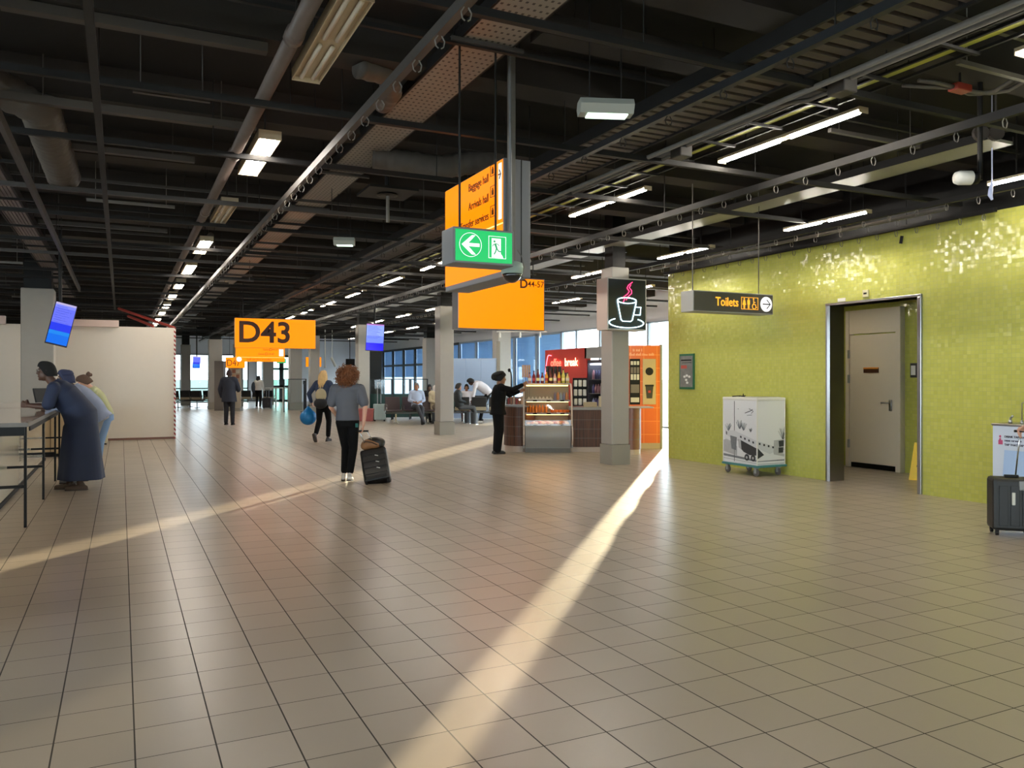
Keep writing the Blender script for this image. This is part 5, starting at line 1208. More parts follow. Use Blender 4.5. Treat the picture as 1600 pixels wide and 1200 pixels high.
def roller(lab, loc, rz, w_, d_, h_, m, hand=None, hh=1.0, trim=None, cat='suitcase'):
    t = thing('suitcase', lab, cat, loc, rz)
    MB().box(-w_/2, w_/2, -d_/2, d_/2, .05, .05+h_, .03).build('shell', m, t)
    for k in range(3): MB().box(-w_/2+.04+(w_-.08)*k/3+.01, -w_/2+.04+(w_-.08)*(k+1)/3-.01, -d_/2-.008, -d_/2+.004, .10, h_-.02, .004).build('rib', m, t)
    for x_ in (-w_/2+.04, w_/2-.04):
        for y_ in (-d_/2+.03, d_/2-.03): MB().lathe([(0, -.012), (.026, -.012), (.026, .012), (0, .012)], (x_, y_, .026), 12, ax='x').box(x_-.015, x_+.015, y_-.015, y_+.015, .03, .055).build('wheel', M_black, t)
    for x_ in (-.06, .06): MB().tube([(x_, d_/2-.05, h_+.04), (x_, d_/2-.05, hh)], .008, 6).build('handle_rod', trim or M_chrome, t)
    MB().box(-.08, .08, d_/2-.065, d_/2-.035, hh-.01, hh+.02, .006).build('handle_grip', M_black if not trim else trim, t)
    MB().box(-.06, .06, -.02, .02, h_+.05, h_+.075, .006).build('top_handle', M_black, t)
    return t
p = fl(417.5, 638.5)
roller('small dark case rolled beside the person in the white top', (p.x, p.y, 0), -YAW, .44, .25, .50, mat('dark_case_fabric', (34, 34, 42), .6), hh=.90)
p = fl(593, 658)
roller('pale silver case with its long handle up, parked by the seats', (p.x, p.y, 0), -YAW+.3, .42, .26, .56, mat('silver_shell', (160, 176, 176), .35, metal=.3), hh=1.35, trim=mat('pale_rod', (200, 202, 204), .3))
p = fl(611, 657.5); 
# traveller entering at the frame edge, pulling the charcoal case
bp = at_d(1577, 0, 7.75); 
t = roller('charcoal upright spinner case with grey corners, in front of the water cabinet', (bp.x+.03, bp.y, 0), -YAW-.30, .37, .25, .50, mat('charcoal_shell', (19, 20, 19), .5), hh=.60)
for o in kids(t):
    if o.name.startswith('handle'): bpy.data.objects.remove(o)
MB().box(.03, .16, -.14, -.10, .44, .53, .012).build('corner_guard', mat('mid_grey_corner', (120, 122, 122), .4), t); MB().box(-.03, .0, -.142, -.13, .30, .42, .004).build('luggage_tag', mat('pale_tag', (190, 188, 176), .5), t)
hp = at_d(1594, 672, 7.62); Mw = Matrix.Translation(t.location) @ Matrix.Rotation(t.rotation_euler.z, 4, 'Z'); hpl = Mw.inverted() @ hp
MB().tube([(.05, .06, .54), hpl-V((0, 0, .02))], .007, 6).build('handle_rod', M_chrome, t, smooth=True); MB().tube([hpl-V((.05, 0, .01)), hpl+V((.05, 0, -.01))], .012, 8).build('handle_grip', M_black, t)
pp = at_d(1672, 0, 7.45)
th = math.radians(35)
Rm = Matrix.Translation((pp.x, pp.y, 0)) @ Matrix.Rotation(th, 4, 'Z'); hloc = Rm.inverted() @ (hp+V((0.0, 0, 0)))
q = hloc/ (1.72/1.70)
dirn = (q-V((-.19, 0, 1.38)))
el_ = V((-.19, 0, 1.38)).lerp(q, .48)+V((0, -.03, -.08)); ww = q-(q-el_).normalized()*.09
t, J, h = person('person in black just out of frame, whose hand grips the charcoal case handle', (pp.x, pp.y, 0), th, dict(eL=tuple(el_), wL=tuple(ww)), H=1.72, sk=skl, shirt=CB, sleeve=1.9, trousers=CB, shoes=CB, hair=mat('dark_hair', (30, 22, 18), .7), hair_kind='short', vox=.012, curl={'L': 1.0, 'R': .5}, hand_axis={'L': (tuple((q-el_).normalized()), (0, 0, -1), (0, 1, 0))})

# barista in black
p = fl(778, 709)
fr = at_d(815, 601, 16.0)
t, J, h = person('person in black uniform and cap reaching both arms over the kiosk display case', (p.x, p.y, 0), -YAW-math.radians(80), dict(
    chest=(0, .02, 1.26), neck=(0, .03, 1.43), head=(0, .07, 1.565), face=(.1, 1, -.08), sR=(.16, .05, 1.37), sL=(-.17, .05, 1.37), eR=(.17, .28, 1.33), eL=(-.17, .27, 1.22), wR=(.13, .49, 1.43), wL=(-.10, .46, 1.29)), H=1.64, sk=skm,
    shirt=CB, sleeve=1.95, hem=.12, shirt_ext=.035, trousers=CB, shoes=mat('black_shoe', (22, 20, 20), .5), hair=mat('black_headwear', (16, 15, 18), .8), hair_kind='beret', vox=.011, leg_w=1.35, belly=.02)

# ------------------------------------------------------------------ seating
M_seat = mat('black_seat', (24, 26, 28), .4); M_seat2 = mat('light_seat_base', (150, 140, 118), .5)
def bench(lab, x, y, rz, n=3, m=M_seat, group=None, back=None):
    t = thing('seat_bench', lab, 'bench', (x, y, 0), rz, group); W_ = .58
    for k in range(n):
        xo = (k-(n-1)/2)*W_
        MB().box(xo-.25, xo+.25, -.05, .42, .41, .46, .02).build('seat', m, t)
        o = MB().box(-.25, .25, -.02, .02, 0, .46, .015).build('backrest', back or m, t, loc=(xo, -.08, .44), rot=(math.radians(12), 0, 0))
        o2 = MB().box(-.24, .24, -.035, -.015, .0, .12, .006).build('back_shell', M_seat2, o)
    for k in range(n+1):
        xo = (k-n/2)*W_
        MB().tube([(xo, -.06, .42), (xo, -.02, .64), (xo, .32, .64), (xo, .36, .46)], .014, 6).build('armrest', M_chrome, t, smooth=True)
    MB().box(-n*W_/2, n*W_/2, .10, .16, .33, .39, .006).build('beam', mat('bench_beam', (90, 92, 94), .4, metal=.6), t)
    for q in (-1, 1): 
        MB().box(q*(n*W_/2-.35)-.025, q*(n*W_/2-.35)+.025, .11, .15, .04, .34).box(q*(n*W_/2-.35)-.03, q*(n*W_/2-.35)+.03, -.12, .42, 0, .04, .01).build('leg', M_chrome, t)
    return t
def facing(px, d): q = at_d(px, 0, d); return q.x, q.y
x, y = facing(762, 27.3); bench('black airport bench with its back to the aisle, between the column and the barista', x, y, -YAW+.05, 4, group=None)
x, y = facing(722, 29.2); bench('black airport bench facing the aisle by the white partition', x, y, -YAW+PI, 3)
x, y = facing(641, 27.2); bench('dark airport bench where the person in the pale shirt sits', x, y, -YAW+PI+.35, 3, m=mat('maroon_seat', (58, 40, 44), .5))
x, y = facing(690, 28.2); bench('dark green-backed bench beside the square column, behind the seated group', x, y, -YAW+PI-.2, 2, m=mat('green_seat', (18, 70, 60), .5))
x, y = facing(291, 41.5); bench('black bench row by the bright end window, next to the hoarding', x, y, -YAW-.1, 3)
x, y = facing(310, 42.5); bench('black bench in front of the bright end window with blue sky', x, y, -YAW-.1, 3)
x, y = facing(386, 42.5); bench('black bench row beyond the person in the white top', x, y, -YAW, 5)
# floor bins / table legs in front of the benches
for px_, d_, lab in ((741, 26.6, 'small dark litter cylinder with chrome foot by the bench'), (731, 27.0, 'second small litter cylinder beside the first by the bench'), (680, 26.8, 'dark litter cylinder with a chrome rim at the foot of the column')):
    x, y = facing(px_, d_); t = thing('floor_bin', lab, 'bin', (x, y, 0)); MB().lathe([(0, .03), (.11, .03), (.12, .38), (.105, .38), (.10, .34), (0, .34)], n=20).build('bin_body', mat('dark_bin', (44, 48, 54), .4), t, smooth=True, sharp=40); MB().lathe([(0, 0), (.14, 0), (.14, .02), (.02, .035), (0, .035)], n=20).build('foot', M_chrome, t, smooth=True, sharp=40)
# seated travellers
def sit(label, x, y, rz, **k):
    ps = dict(pelvis=(0, .05, .56), waist=(0, .0, .68), chest=(0, -.04, .88), neck=(0, -.03, 1.06), head=(0, .0, 1.20), sR=(.185, -.03, 1.01), sL=(-.185, -.03, 1.01), eR=(.24, .02, .76), eL=(-.24, .02, .76), wR=(.08, .24, .70), wL=(-.08, .24, .70),
              hR=(.09, .06, .54), hL=(-.09, .06, .54), kR=(.12, .48, .52), kL=(-.12, .48, .52), aR=(.10, .60, .09), aL=(-.10, .62, .09))
    ps.update(k.pop('pose', {})); return person(label, (x, y, 0), rz, ps, **k)
x, y = facing(651, 26.9); sit('seated person in a pale blue shirt and dark trousers with crossed legs', x, y, -YAW+PI+.25, H=1.75, sk=skm, shirt=mat('shirt_light_blue', (168, 180, 205), .8), sleeve=1.6, hem=.0, shirt_ext=.03, trousers=mat('charcoal_trousers', (52, 52, 58), .85), shoes=CB, hair=mat('grey_hair', (120, 108, 104), .8), hair_kind='short', vox=.016, pose=dict(aR=(-.10, .85, .12), kR=(.05, .50, .58)), belly=.05)
x, y = facing(671, 28.3); sit('seated person with dark hair in dark clothes, partly hidden beside the one in the headscarf', x, y, -YAW+PI+.3, H=1.68, sk=skd, shirt=mat('dark_coat', (28, 28, 30), .85), sleeve=1.9, shirt_ext=.04, trousers=CB, shoes=CB, hair=mat('black_hair', (14, 12, 13), .7), hair_kind='short', vox=.02, face_detail=False)
x, y = facing(681, 27.6); sit('seated person in a cream coat and pale headscarf next to the square column', x, y, -YAW+PI+.5, H=1.66, sk=skm, shirt=mat('cream_coat', (196, 180, 150), .85), sleeve=1.9, hem=.25, shirt_ext=.06, trousers=mat('brown_skirt', (96, 84, 70), .85), leg_w=1.4, shoes=CB, hood=mat('pale_scarf', (214, 206, 204), .85), vox=.016)
x, y = facing(690, 29.6); sit('seated person with dark hair behind the headscarf wearer', x, y, -YAW+PI, H=1.78, sk=skm, shirt=mat('dark_blue_coat', (34, 38, 50), .85), sleeve=1.9, shirt_ext=.04, trousers=CB, shoes=CB, hair=mat('black_hair', (14, 12, 13), .7), hair_kind='short', vox=.02, face_detail=False)
x, y = facing(717, 27.2); sit('seated person in a black jacket with white stripes, just past the square column', x, y, -YAW-PI*.45, H=1.74, sk=skm, shirt=mat('black_tracksuit', (36, 40, 42), .7), sleeve=1.9, shirt_ext=.05, trousers=mat('grey_tracksuit', (70, 72, 76), .8), shoes=mat('white_trainer', (205, 200, 195), .6), hair=mat('dark_hair', (30, 22, 18), .7), hair_kind='short', vox=.02, face_detail=False)
x, y = facing(729, 29.0); sit('seated person with dark hair facing the one bending over in white', x, y, -YAW+PI, H=1.68, sk=skm, shirt=mat('white_shirt', (205, 200, 205), .8), sleeve=1.9, trousers=mat('red_brown_trousers', (80, 46, 44), .8), shoes=CB, hair=mat('black_hair', (14, 12, 13), .7), hair_kind='short', vox=.02, face_detail=False)
x, y = facing(750, 28.9)
person('person in a white shirt bending forward over the benches', (x, y, 0), -YAW+PI*.5, dict(pelvis=(0, -.28, .95), waist=(0, -.18, 1.06), chest=(0, .02, 1.20), neck=(0, .20, 1.27), head=(0, .32, 1.32), face=(0, .7, -.7), sR=(.18, .14, 1.22), sL=(-.18, .14, 1.22), eR=(.21, .20, .95), eL=(-.21, .20, .95), wR=(.18, .26, .70), wL=(-.18, .26, .70),
       hR=(.09, -.28, .93), hL=(-.09, -.28, .93), kR=(.10, -.10, .50), kL=(-.10, -.10, .50)), H=1.80, sk=skd, shirt=mat('white_shirt', (205, 200, 205), .8), sleeve=1.9, shirt_ext=.04, hem=.06, trousers=CB, shoes=CB, hair=mat('black_hair', (14, 12, 13), .7), hair_kind='short', vox=.016, belly=.03)
# pink storage crate
p = fl(573, 658); t = thing('storage_crate', 'pinkish red plastic crate on the floor beside the silver case', 'crate', (p.x, p.y, 0), -YAW)
b = MB(); b.loft([[V((x_*.24, y_*.16, 0)) for x_, y_ in ((-1, -1), (1, -1), (1, 1), (-1, 1))], [V((x_*.28, y_*.19, .42)) for x_, y_ in ((-1, -1), (1, -1), (1, 1), (-1, 1))]]); b.build('crate_body', mat('pink_plastic', (168, 92, 92), .5, noise=.15), t); MB().box(-.30, .30, -.21, .21, .40, .45, .01).build('rim', MATS['pink_plastic'], t)
# white partition
A = at_d(704, 0, 30.4); B = at_d(776, 0, 30.0)
t = thing('partition_screen', 'pale three-panel partition behind the bending person', 'partition', (A.x, A.y, 0), math.atan2(B.y-A.y, B.x-A.x)); L_ = (B-A).to_2d().length if False else math.hypot(B.x-A.x, B.y-A.y)
for k in range(3): MB().box(L_*k/3+.006, L_*(k+1)/3-.006, 0, .05, .02, 2.27, .004).build('panel', mat('pale_blue_panel', (168, 190, 222), .5), t)
MB().box(L_, L_+.14, -.02, .12, 0, 2.9).build('end_post', M_plinth, t)
# glass balustrade
for k, (pa, pb, d_, lab) in enumerate(((578, 612, 29.5, 'clear glass screen with a dark rail behind the silver case'), (614, 640, 29.8, 'clear glass screen behind the seated person in blue'), (642, 668, 30.2, 'clear glass screen next to the far column'), (444, 478, 36, 'glass screen between two far columns'))):
    A = at_d(pa, 0, d_); B = at_d(pb, 0, d_); L_ = math.hypot(B.x-A.x, B.y-A.y)
    t = thing('glass_screen', lab, 'glass screen', (A.x, A.y, 0), math.atan2(B.y-A.y, B.x-A.x))
    MB().box(0, L_, 0, .012, .95, 1.47).build('pane', M_glass, t); MB().box(0, L_, -.015, .025, 1.47, 1.50).build('top_rail', M_frame, t)
    MB().box(0, L_, -.01, .03, .08, .95).build('lower_panel', mat('dark_green_panel', (18, 62, 56), .35) if k < 3 else M_glass, t); 
    for x_ in (0, L_): MB().box(x_-.02, x_+.02, -.02, .03, 0, 1.5).build('post', M_frame, t)
p = at_d(613, 0, 46); t = tag(MB().box(-.35, .35, 0, .4, 0, 3.25).build('frame_post', mat('gate_dark_post', (22, 32, 36), .5)), 'thick dark post of the glazed gate behind the seats', 'post'); t.location = (p.x-1.0, p.y, 0); t.rotation_euler = (0, 0, -YAW)
# leaflet stand and lit panel by far column
p = at_d(366, 0, 37.5); t = thing('leaflet_stand', 'tall leaflet stand with a pale green header behind the dark-jacketed person', 'stand', (p.x, p.y, 0), -YAW)
MB().box(-.30, .30, 0, .05, .15, 2.0).build('back_panel', mat('beige_panel', (176, 164, 146), .5), t); MB().box(-.34, .34, -.03, .06, 2.0, 2.2).build('header', mat('pale_green_header', (150, 178, 160), .5), t); MB().box(-.34, .34, -.2, .2, 0, .15).build('base', M_plinth, t)
for r_ in range(4):
    for c_ in range(3):
        MB().box(-.26+.18*c_, -.12+.18*c_, -.03, .0, 1.05+.24*r_, 1.22+.24*r_).build('leaflet', mat('leaflet_%d' % ((r_+c_) % 3), [(190, 150, 120), (150, 96, 80), (205, 200, 190)][(r_+c_) % 3], .5), t)
p = at_d(342, 0, 38); t = tag(MB().box(-.22, .22, 0, .3, 0, 2.35, .01).build('info_panel', mat('grey_metal_panel', (112, 106, 102), .4)), 'grey metal panel standing against the bluish column', 'panel'); t.location = (p.x, p.y, 0); t.rotation_euler = (0, 0, -YAW)
# barrier posts
p = at_d(476, 0, 36.3); t = thing('barrier_post', 'slim dark barrier post on a round foot between two far columns', 'barrier post', (p.x, p.y, 0)); MB().lathe([(0, .03), (.05, .03), (.05, 1.25), (.07, 1.27), (.07, 1.42), (0, 1.42)]).build('post', mat('navy_post', (26, 34, 52), .4), t, smooth=True, sharp=40); MB().lathe([(0, 0), (.2, 0), (.18, .03), (0, .03)], n=20).build('foot', M_dark, t)
# high white round table far off
p = fl(437, 636); t = thing('high_table', 'white high table on several thin legs near the far green window', 'table', (p.x, p.y, 0)); MB().lathe([(0, 1.0), (.75, 1.0), (.75, 1.04), (0, 1.04)], n=28).build('table_top', M_whitep, t)
for a in (.3, 1.8, 3.4, 4.9): MB().tube([(.5*math.cos(a), .5*math.sin(a), 0), (.5*math.cos(a), .5*math.sin(a), 1.0)], .04, 8).build('leg', M_whitep, t)

# ------------------------------------------------------------------ coffee kiosk
M_wood = bpy.data.materials.new('dark_zebrano'); M_wood.use_nodes = True; nt = M_wood.node_tree; bs = nt.nodes['Principled BSDF']
wv = nt.nodes.new('ShaderNodeTexNoise'); mp = nt.nodes.new('ShaderNodeMapping'); tc = nt.nodes.new('ShaderNodeTexCoord'); mp.inputs['Scale'].default_value = (60, 60, 1.2); nt.links.new(tc.outputs['Object'], mp.inputs[0]); nt.links.new(mp.outputs[0], wv.inputs['Vector']); wv.inputs['Scale'].default_value = 1.0
cr = nt.nodes.new('ShaderNodeValToRGB'); cr.color_ramp.elements[0].position = .35; cr.color_ramp.elements[0].color = rgb(50, 28, 18); cr.color_ramp.elements[1].position = .65; cr.color_ramp.elements[1].color = rgb(100, 62, 42); nt.links.new(wv.outputs['Fac'], cr.inputs[0]); nt.links.new(cr.outputs[0], bs.inputs['Base Color']); bs.inputs['Roughness'].default_value = .5
M_kgrey = mat('kiosk_grey_metal', (140, 138, 136), .35); M_cream = mat('kiosk_edge_cream', (190, 172, 156), .4)
KD = 16.25; ko = at_d(856.5, 0, KD)
def K(name, lab, cat, px, d, extra=0.0): q = at_d(px, 0, d); return thing(name, lab, cat, (q.x, q.y, 0), -YAW+extra)
t = K('display_case', 'curved glass food display case with warm lit shelves on the coffee kiosk', 'display case', 856.5, KD); KW = .49
prof = []   # side profile (y from front), z
for k in range(13): a = PI*.5*k/12; prof.append((.10+.42*(1-math.cos(a)), .55+.85*math.sin(a)))
# body bulging belly
b = MB(); pr = [(.10, .55), (.03, .47), (.0, .36), (.02, .24), (.10, .12), (.10, .09), (.80, .09), (.80, .55)]
b.loft([[V((x_, y_, z_)) for y_, z_ in pr] for x_ in (-KW+.03, KW-.03)]); b.build('body', M_kgrey, t, smooth=True, sharp=35)
MB().box(-KW+.03, KW-.03, .12, .8, 0, .09).build('plinth', M_galv, t)
for q in (-1, 1):
    full = [(.10, .10), (.0, .22), (-.02, .36), (.02, .48), (.08, .55)]+prof[1:]+[(.80, 1.40), (.80, .10)]
    b = MB(); x0 = q*KW; b.loft([[V((x_, y_, z_)) for y_, z_ in full] for x_ in (x0-.018, x0+.018)])
    # hollow look: only a rim and glass above
    b.bm.free(); b = MB(); rim_o = [(.10, .09), (-.01, .24), (-.03, .37), (.01, .49), (.07, .56)]+prof[1:]+[(.80, 1.41)]
    pts3 = [V((x0, y_, z_)) for y_, z_ in rim_o]
    for a_, c_ in zip(pts3[:-1], pts3[1:]):
        pass
    b.loft([[p_+V((-.016, -.0, 0)), p_+V((.016, 0, 0)), p_+V((.016, .045, -.01)), p_+V((-.016, .045, -.01))] for p_ in pts3]); b.build('side_rim', M_cream, t)
    if q < 0:
        b = MB(); b.poly([V((x0, y_+.02, z_-.01)) for y_, z_ in prof]+[V((x0, .8, 1.39)), V((x0, .8, .55)), V((x0, .12, .55))], V((.004, 0, 0))); b.build('side_glass', M_case, t)
    MB().box(x0-.014, x0+.014, .05, .80, .10, .55).build('side_panel', M_kgrey, t)
b = MB(); b.loft([[V((-KW+.02, y_+.012, z_)), V((KW-.02, y_+.012, z_)), V((KW-.02, y_+.02, z_-.004)), V((-KW+.02, y_+.02, z_-.004))] for y_, z_ in prof]); b.build('curved_glass', M_case, t, smooth=False)
MB().box(-KW, KW, .50, .82, 1.38, 1.41, .004).build('top_shelf', M_kgrey, t); MB().box(-KW+.02, KW-.02, .79, .81, .55, 1.38).build('back_panel', mat('case_back', (150, 140, 120), .5), t)
shz = (.56, .80, 1.06); M_warm = mat('warm_shelf_lamp', (255, 200, 120), .5, emit=9, ecol=(1, .5, .16, 1))
for k, z_ in enumerate(shz):
    MB().box(-KW+.03, KW-.03, .16+.05*k, .78, z_-.012, z_, .003).build('shelf', mat('shelf_pale', (200, 190, 176), .4), t); MB().box(-KW+.03, KW-.03, .155+.05*k, .165+.05*k, z_-.03, z_+.01).build('price_rail', M_kgrey, t)
    for q in range(3): MB().box(-.30+.28*q, -.22+.28*q, .148+.05*k, .154+.05*k, z_-.028, z_+.006).build('price_tag', M_black, t)
    if k: MB().tube([(-KW+.06, .24+.05*k, z_-.03), (KW-.06, .24+.05*k, z_-.03)], .009, 6).build('shelf_lamp', M_warm, t)
MB().tube([(-KW+.06, .45, 1.36), (KW-.06, .45, 1.36)], .007, 6).build('shelf_lamp', M_warm, t)
CM = t.matrix_basis.copy()
random.seed(21)
# food inside
def food(kind, lab, x_, y_, z_, m, group, shape):
    q = CM @ V((x_, y_, z_)); b = MB()
    if shape == 'sand': b.poly([(-.05, -.03, 0), (.05, -.03, 0), (.0, -.03, .075)], .06)
    elif shape == 'roll': b.ball((0, 0, .03), .05, .035, .03, 12)
    elif shape == 'bottle': b.lathe([(0, 0), (.026, 0), (.028, .01), (.028, .10), (.012, .14), (.012, .16), (0, .16)], n=12)
    elif shape == 'tub': b.lathe([(0, 0), (.035, 0), (.045, .06), (.0, .065)], n=14)
    o = b.build(kind, m, smooth=shape != 'sand', loc=q, rot=(0, 0, -YAW+random.uniform(-.3, .3))); return tag(o, lab, kind.replace('_', ' '), group)
mb_ = [mat('bread_%d' % k, c_, .6, noise=.3, scale=30) for k, c_ in enumerate(((206, 158, 96), (190, 128, 70), (222, 190, 140), (170, 98, 52)))]
for k in range(11): food('bread_roll', 'filled bread roll on the lowest lit shelf of the display case', -.40+.08*k, .30+.10*(k % 2), shz[0], mb_[k % 4], 'rolls on the lowest shelf', 'roll')
for k in range(10): food('pastry', 'wrapped pastry lying at the back of the lowest lit shelf', -.38+.084*k, .50, shz[0], mb_[(k+1) % 4], 'pastries at the back of the lowest shelf', 'tub')
for k in range(7): food('juice_bottle', 'orange juice bottle standing on the middle lit shelf', -.42+.065*k, .32, shz[1], mat('orange_juice', (226, 128, 40), .25), 'juice bottles on the middle shelf', 'bottle')
for k in range(5): food('fruit_cup', 'cup of fruit on the middle lit shelf beside the juice', .10+.08*k, .32, shz[1], mat('fruit_orange', (232, 112, 30), .5, noise=.3, scale=40), 'fruit cups on the middle shelf', 'tub')
for k in range(7): food('sandwich', 'white wrapped sandwich on the upper shelf of the display case', -.38+.075*k, .38, shz[2], mat('wrapped_bread', (214, 200, 176), .5, noise=.3, scale=40), 'sandwiches on the upper shelf', 'sand')
for k in range(5): food('drink_bottle', 'small drink bottle with a dark cap on the upper shelf', .16+.06*k, .40, shz[2], mat('drink_%d' % (k % 3), [(120, 110, 130), (206, 128, 70), (150, 160, 165)][k % 3], .3), 'small bottles on the upper shelf', 'bottle')
# bottles on top of the case
caps = mat('dark_bottle_cap', (40, 30, 30), .5)
bc = [(190, 130, 120), (120, 30, 30), (110, 28, 28), (120, 30, 32), (224, 150, 50), (96, 40, 36), (206, 150, 140), (226, 178, 70), (206, 196, 90), (214, 190, 120)]
names = ['pink drink bottle at the end of the row on top of the display case', 'dark red cola bottle on top of the display case, beside the pink one', 'second dark red cola bottle on top of the display case', 'third dark red cola bottle on top of the display case', 'tall orange bottle in the middle of the row on the case', 'brown bottle just past the tall orange one',
         'pale pink bottle past the brown one on the case', 'amber bottle on the case below the neon lettering', 'yellow-green bottle on the case', 'pale yellow bottle at the kiosk counter end of the row']
for k in range(10):
    q = CM @ V((-.36+.088*k, .60, 1.41)); tb = thing('drink_bottle', names[k], 'bottle', q, -YAW, 'bottles on top of the display case'); hh_ = .20+.035*((k*7) % 3)
    MB().lathe([(0, 0), (.032, 0), (.035, .01), (.035, hh_*.6), (.014, hh_*.85), (.014, hh_), (0, hh_)], n=14).build('bottle_body', mat('bottle_tone_%d' % k, bc[k], .25), tb, smooth=True, sharp=50)
    MB().lathe([(0, hh_), (.017, hh_), (.017, hh_+.022), (0, hh_+.022)], n=12).build('cap', caps, tb); MB().lathe([(.0362, .05), (.0362, .11)], n=14).build('label_band', mat('label_%d' % (k % 3), [(220, 214, 200), (170, 36, 34), (235, 225, 150)][k % 3], .5), tb)
# cup stacks behind
for k in range(4):
    q = CM @ V((.02+.085*k, .72, 1.41)); tb = tag(MB().lathe([(0, 0), (.034, 0), (.042, .03)]+[(.038+.004*(j % 2), .03+.012*j) for j in range(1, 26)]+[(.04, .36), (0, .36)], n=16).build('cup_stack', mat('dark_cups', (44, 40, 40), .5), loc=q), 'tall stack of dark paper cups behind the bottles, below the neon lettering', 'cup stack', 'stacks of dark paper cups')
q = CM @ V((.36, .72, 1.41)); tag(MB().box(-.06, .06, -.05, .05, 0, .22, .006).build('coffee_tin', mat('brown_tin', (66, 46, 40), .4), loc=q, rot=(0, 0, -YAW)), 'short dark tin at the end of the cup stacks', 'tin')
# three wooden signs/paddles on sticks
for k in range(4):
    q = CM @ V((-.50+.045*k, .62, .95)); tb = thing('wooden_paddle', 'upright tan wooden board on a thin stick behind the barista\'s reach', 'paddle', q, -YAW, 'tan wooden boards on sticks'); MB().box(-.018, .018, -.006, .006, .58, .84, .004).build('board', mat('tan_wood', (186, 142, 92), .6), tb); MB().tube([(0, 0, 0), (0, 0, .6)], .005, 6).build('stick', M_galv, tb)
# microphone-like black stand
q = at_d(799, 0, 16.8); tb = thing('tap_stand', 'thin black upright stand with a hooked head beside the barista', 'stand', (q.x, q.y, .94)); MB().tube([(0, 0, 0), (0, 0, .62), (-.01, 0, .70), (-.04, 0, .74)], .014, 8).ball((-.05, 0, .74), .03, .03, .04).build('stand_rod', M_black, tb, smooth=True); MB().box(-.06, .06, -.06, .06, 0, .02, .006).build('foot', M_black, tb)
# black bag rack with nine packets
q = CM @ V((.68, .42, .94)); tb = thing('packet_rack', 'black wire rack filled with white snack packets on the kiosk counter', 'rack', q, -YAW)
MB().box(-.15, -.142, -.05, .08, 0, .58).box(.142, .15, -.05, .08, 0, .58).box(-.15, .15, .07, .08, 0, .58).box(-.15, .15, -.05, .08, .0, .012).box(-.15, .15, -.05, .08, .19, .20).box(-.15, .15, -.05, .08, .38, .39).build('rack_frame', M_black, tb)
for r_ in range(3):
    for c_ in range(3):
        q2 = CM @ V((.68-.095+.095*c_, .42, .94+.02+.19*r_)); o = tag(MB().box(-.036, .036, -.03, .02, 0, .135, .012).box(-.02, .02, -.02, .01, .13, .155, m=M_dark).build('snack_packet', mat('white_packet', (206, 202, 194), .5, noise=.2, scale=30), loc=q2, rot=(0, 0, -YAW)), 'white snack packet with dark top standing in the black rack', 'packet', 'white packets in the rack')
# counters of the kiosk
t = K('kiosk_counter', 'dark wood clad straight kiosk counter between the display case and the column', 'counter', 932, KD+.28)
MB().box(-.55, .62, 0, .65, .10, .86, .004).build('cladding', M_wood, t); MB().box(-.57, .66, -.03, .7, .86, .92, .006).build('worktop', M_kgrey, t); MB().box(-.53, .6, .02, .6, 0, .10).build('plinth', M_cream, t)
for z_ in (.28, .47, .66): MB().box(-.552, .622, -.004, .002, z_-.004, z_+.004).build('metal_strip', M_galv, t)
CM2 = t.matrix_basis.copy()
q = CM2 @ V((-.12, .15, .92)); tag(MB().box(-.14, .14, -.08, .08, 0, .10, .008).build('cardboard_box', mat('kraft', (168, 150, 124), .7), loc=q, rot=(0, 0, -YAW)), 'low kraft box in front of the packet rack', 'box')
q = CM2 @ V((.13, .15, .92)); tb = thing('jug', 'cream jug with a round handle on the kiosk counter', 'jug', q, -YAW); MB().lathe([(0, 0), (.075, 0), (.08, .02), (.065, .2), (.07, .22), (0, .21)], n=20).build('jug_body', mat('cream_ceramic', (205, 190, 160), .3), tb, smooth=True); MB().tube([(.07, 0, .17), (.13, 0, .15), (.13, 0, .06), (.075, 0, .04)], .012, 8).build('handle', MATS['cream_ceramic'], tb, smooth=True)
t = K('kiosk_counter', 'curved dark wood counter end at the display case, in front of the barista', 'counter', 808, KD+.60); R_ = .46
arc = [V((-R_*math.cos(a)*.72+.05, -R_*math.sin(a)+.1, 0)) for a in [PI*k/14 for k in range(15)]]
up_ = lambda L, z_: [p_+V((0, 0, z_)) for p_ in L]
MB().loft([up_(arc, .12), up_(arc, .92)]).build('cladding', M_wood, t, smooth=True, sharp=40); sc2 = [V((p_.x*1.04, p_.y*1.04, 0)) for p_ in arc]; MB().loft([up_(sc2, .92), up_(sc2, .95)]).build('worktop', M_kgrey, t); MB().loft([up_([p_*.93 for p_ in arc], 0), up_([p_*.93 for p_ in arc], .12)]).build('plinth', M_cream, t)
for z_ in (.32, .52, .72): MB().loft([up_([p_*1.004 for p_ in arc], z_-.004), up_([p_*1.004 for p_ in arc], z_+.004)]).build('metal_strip', M_galv, t)
CM3 = t.matrix_basis.copy()
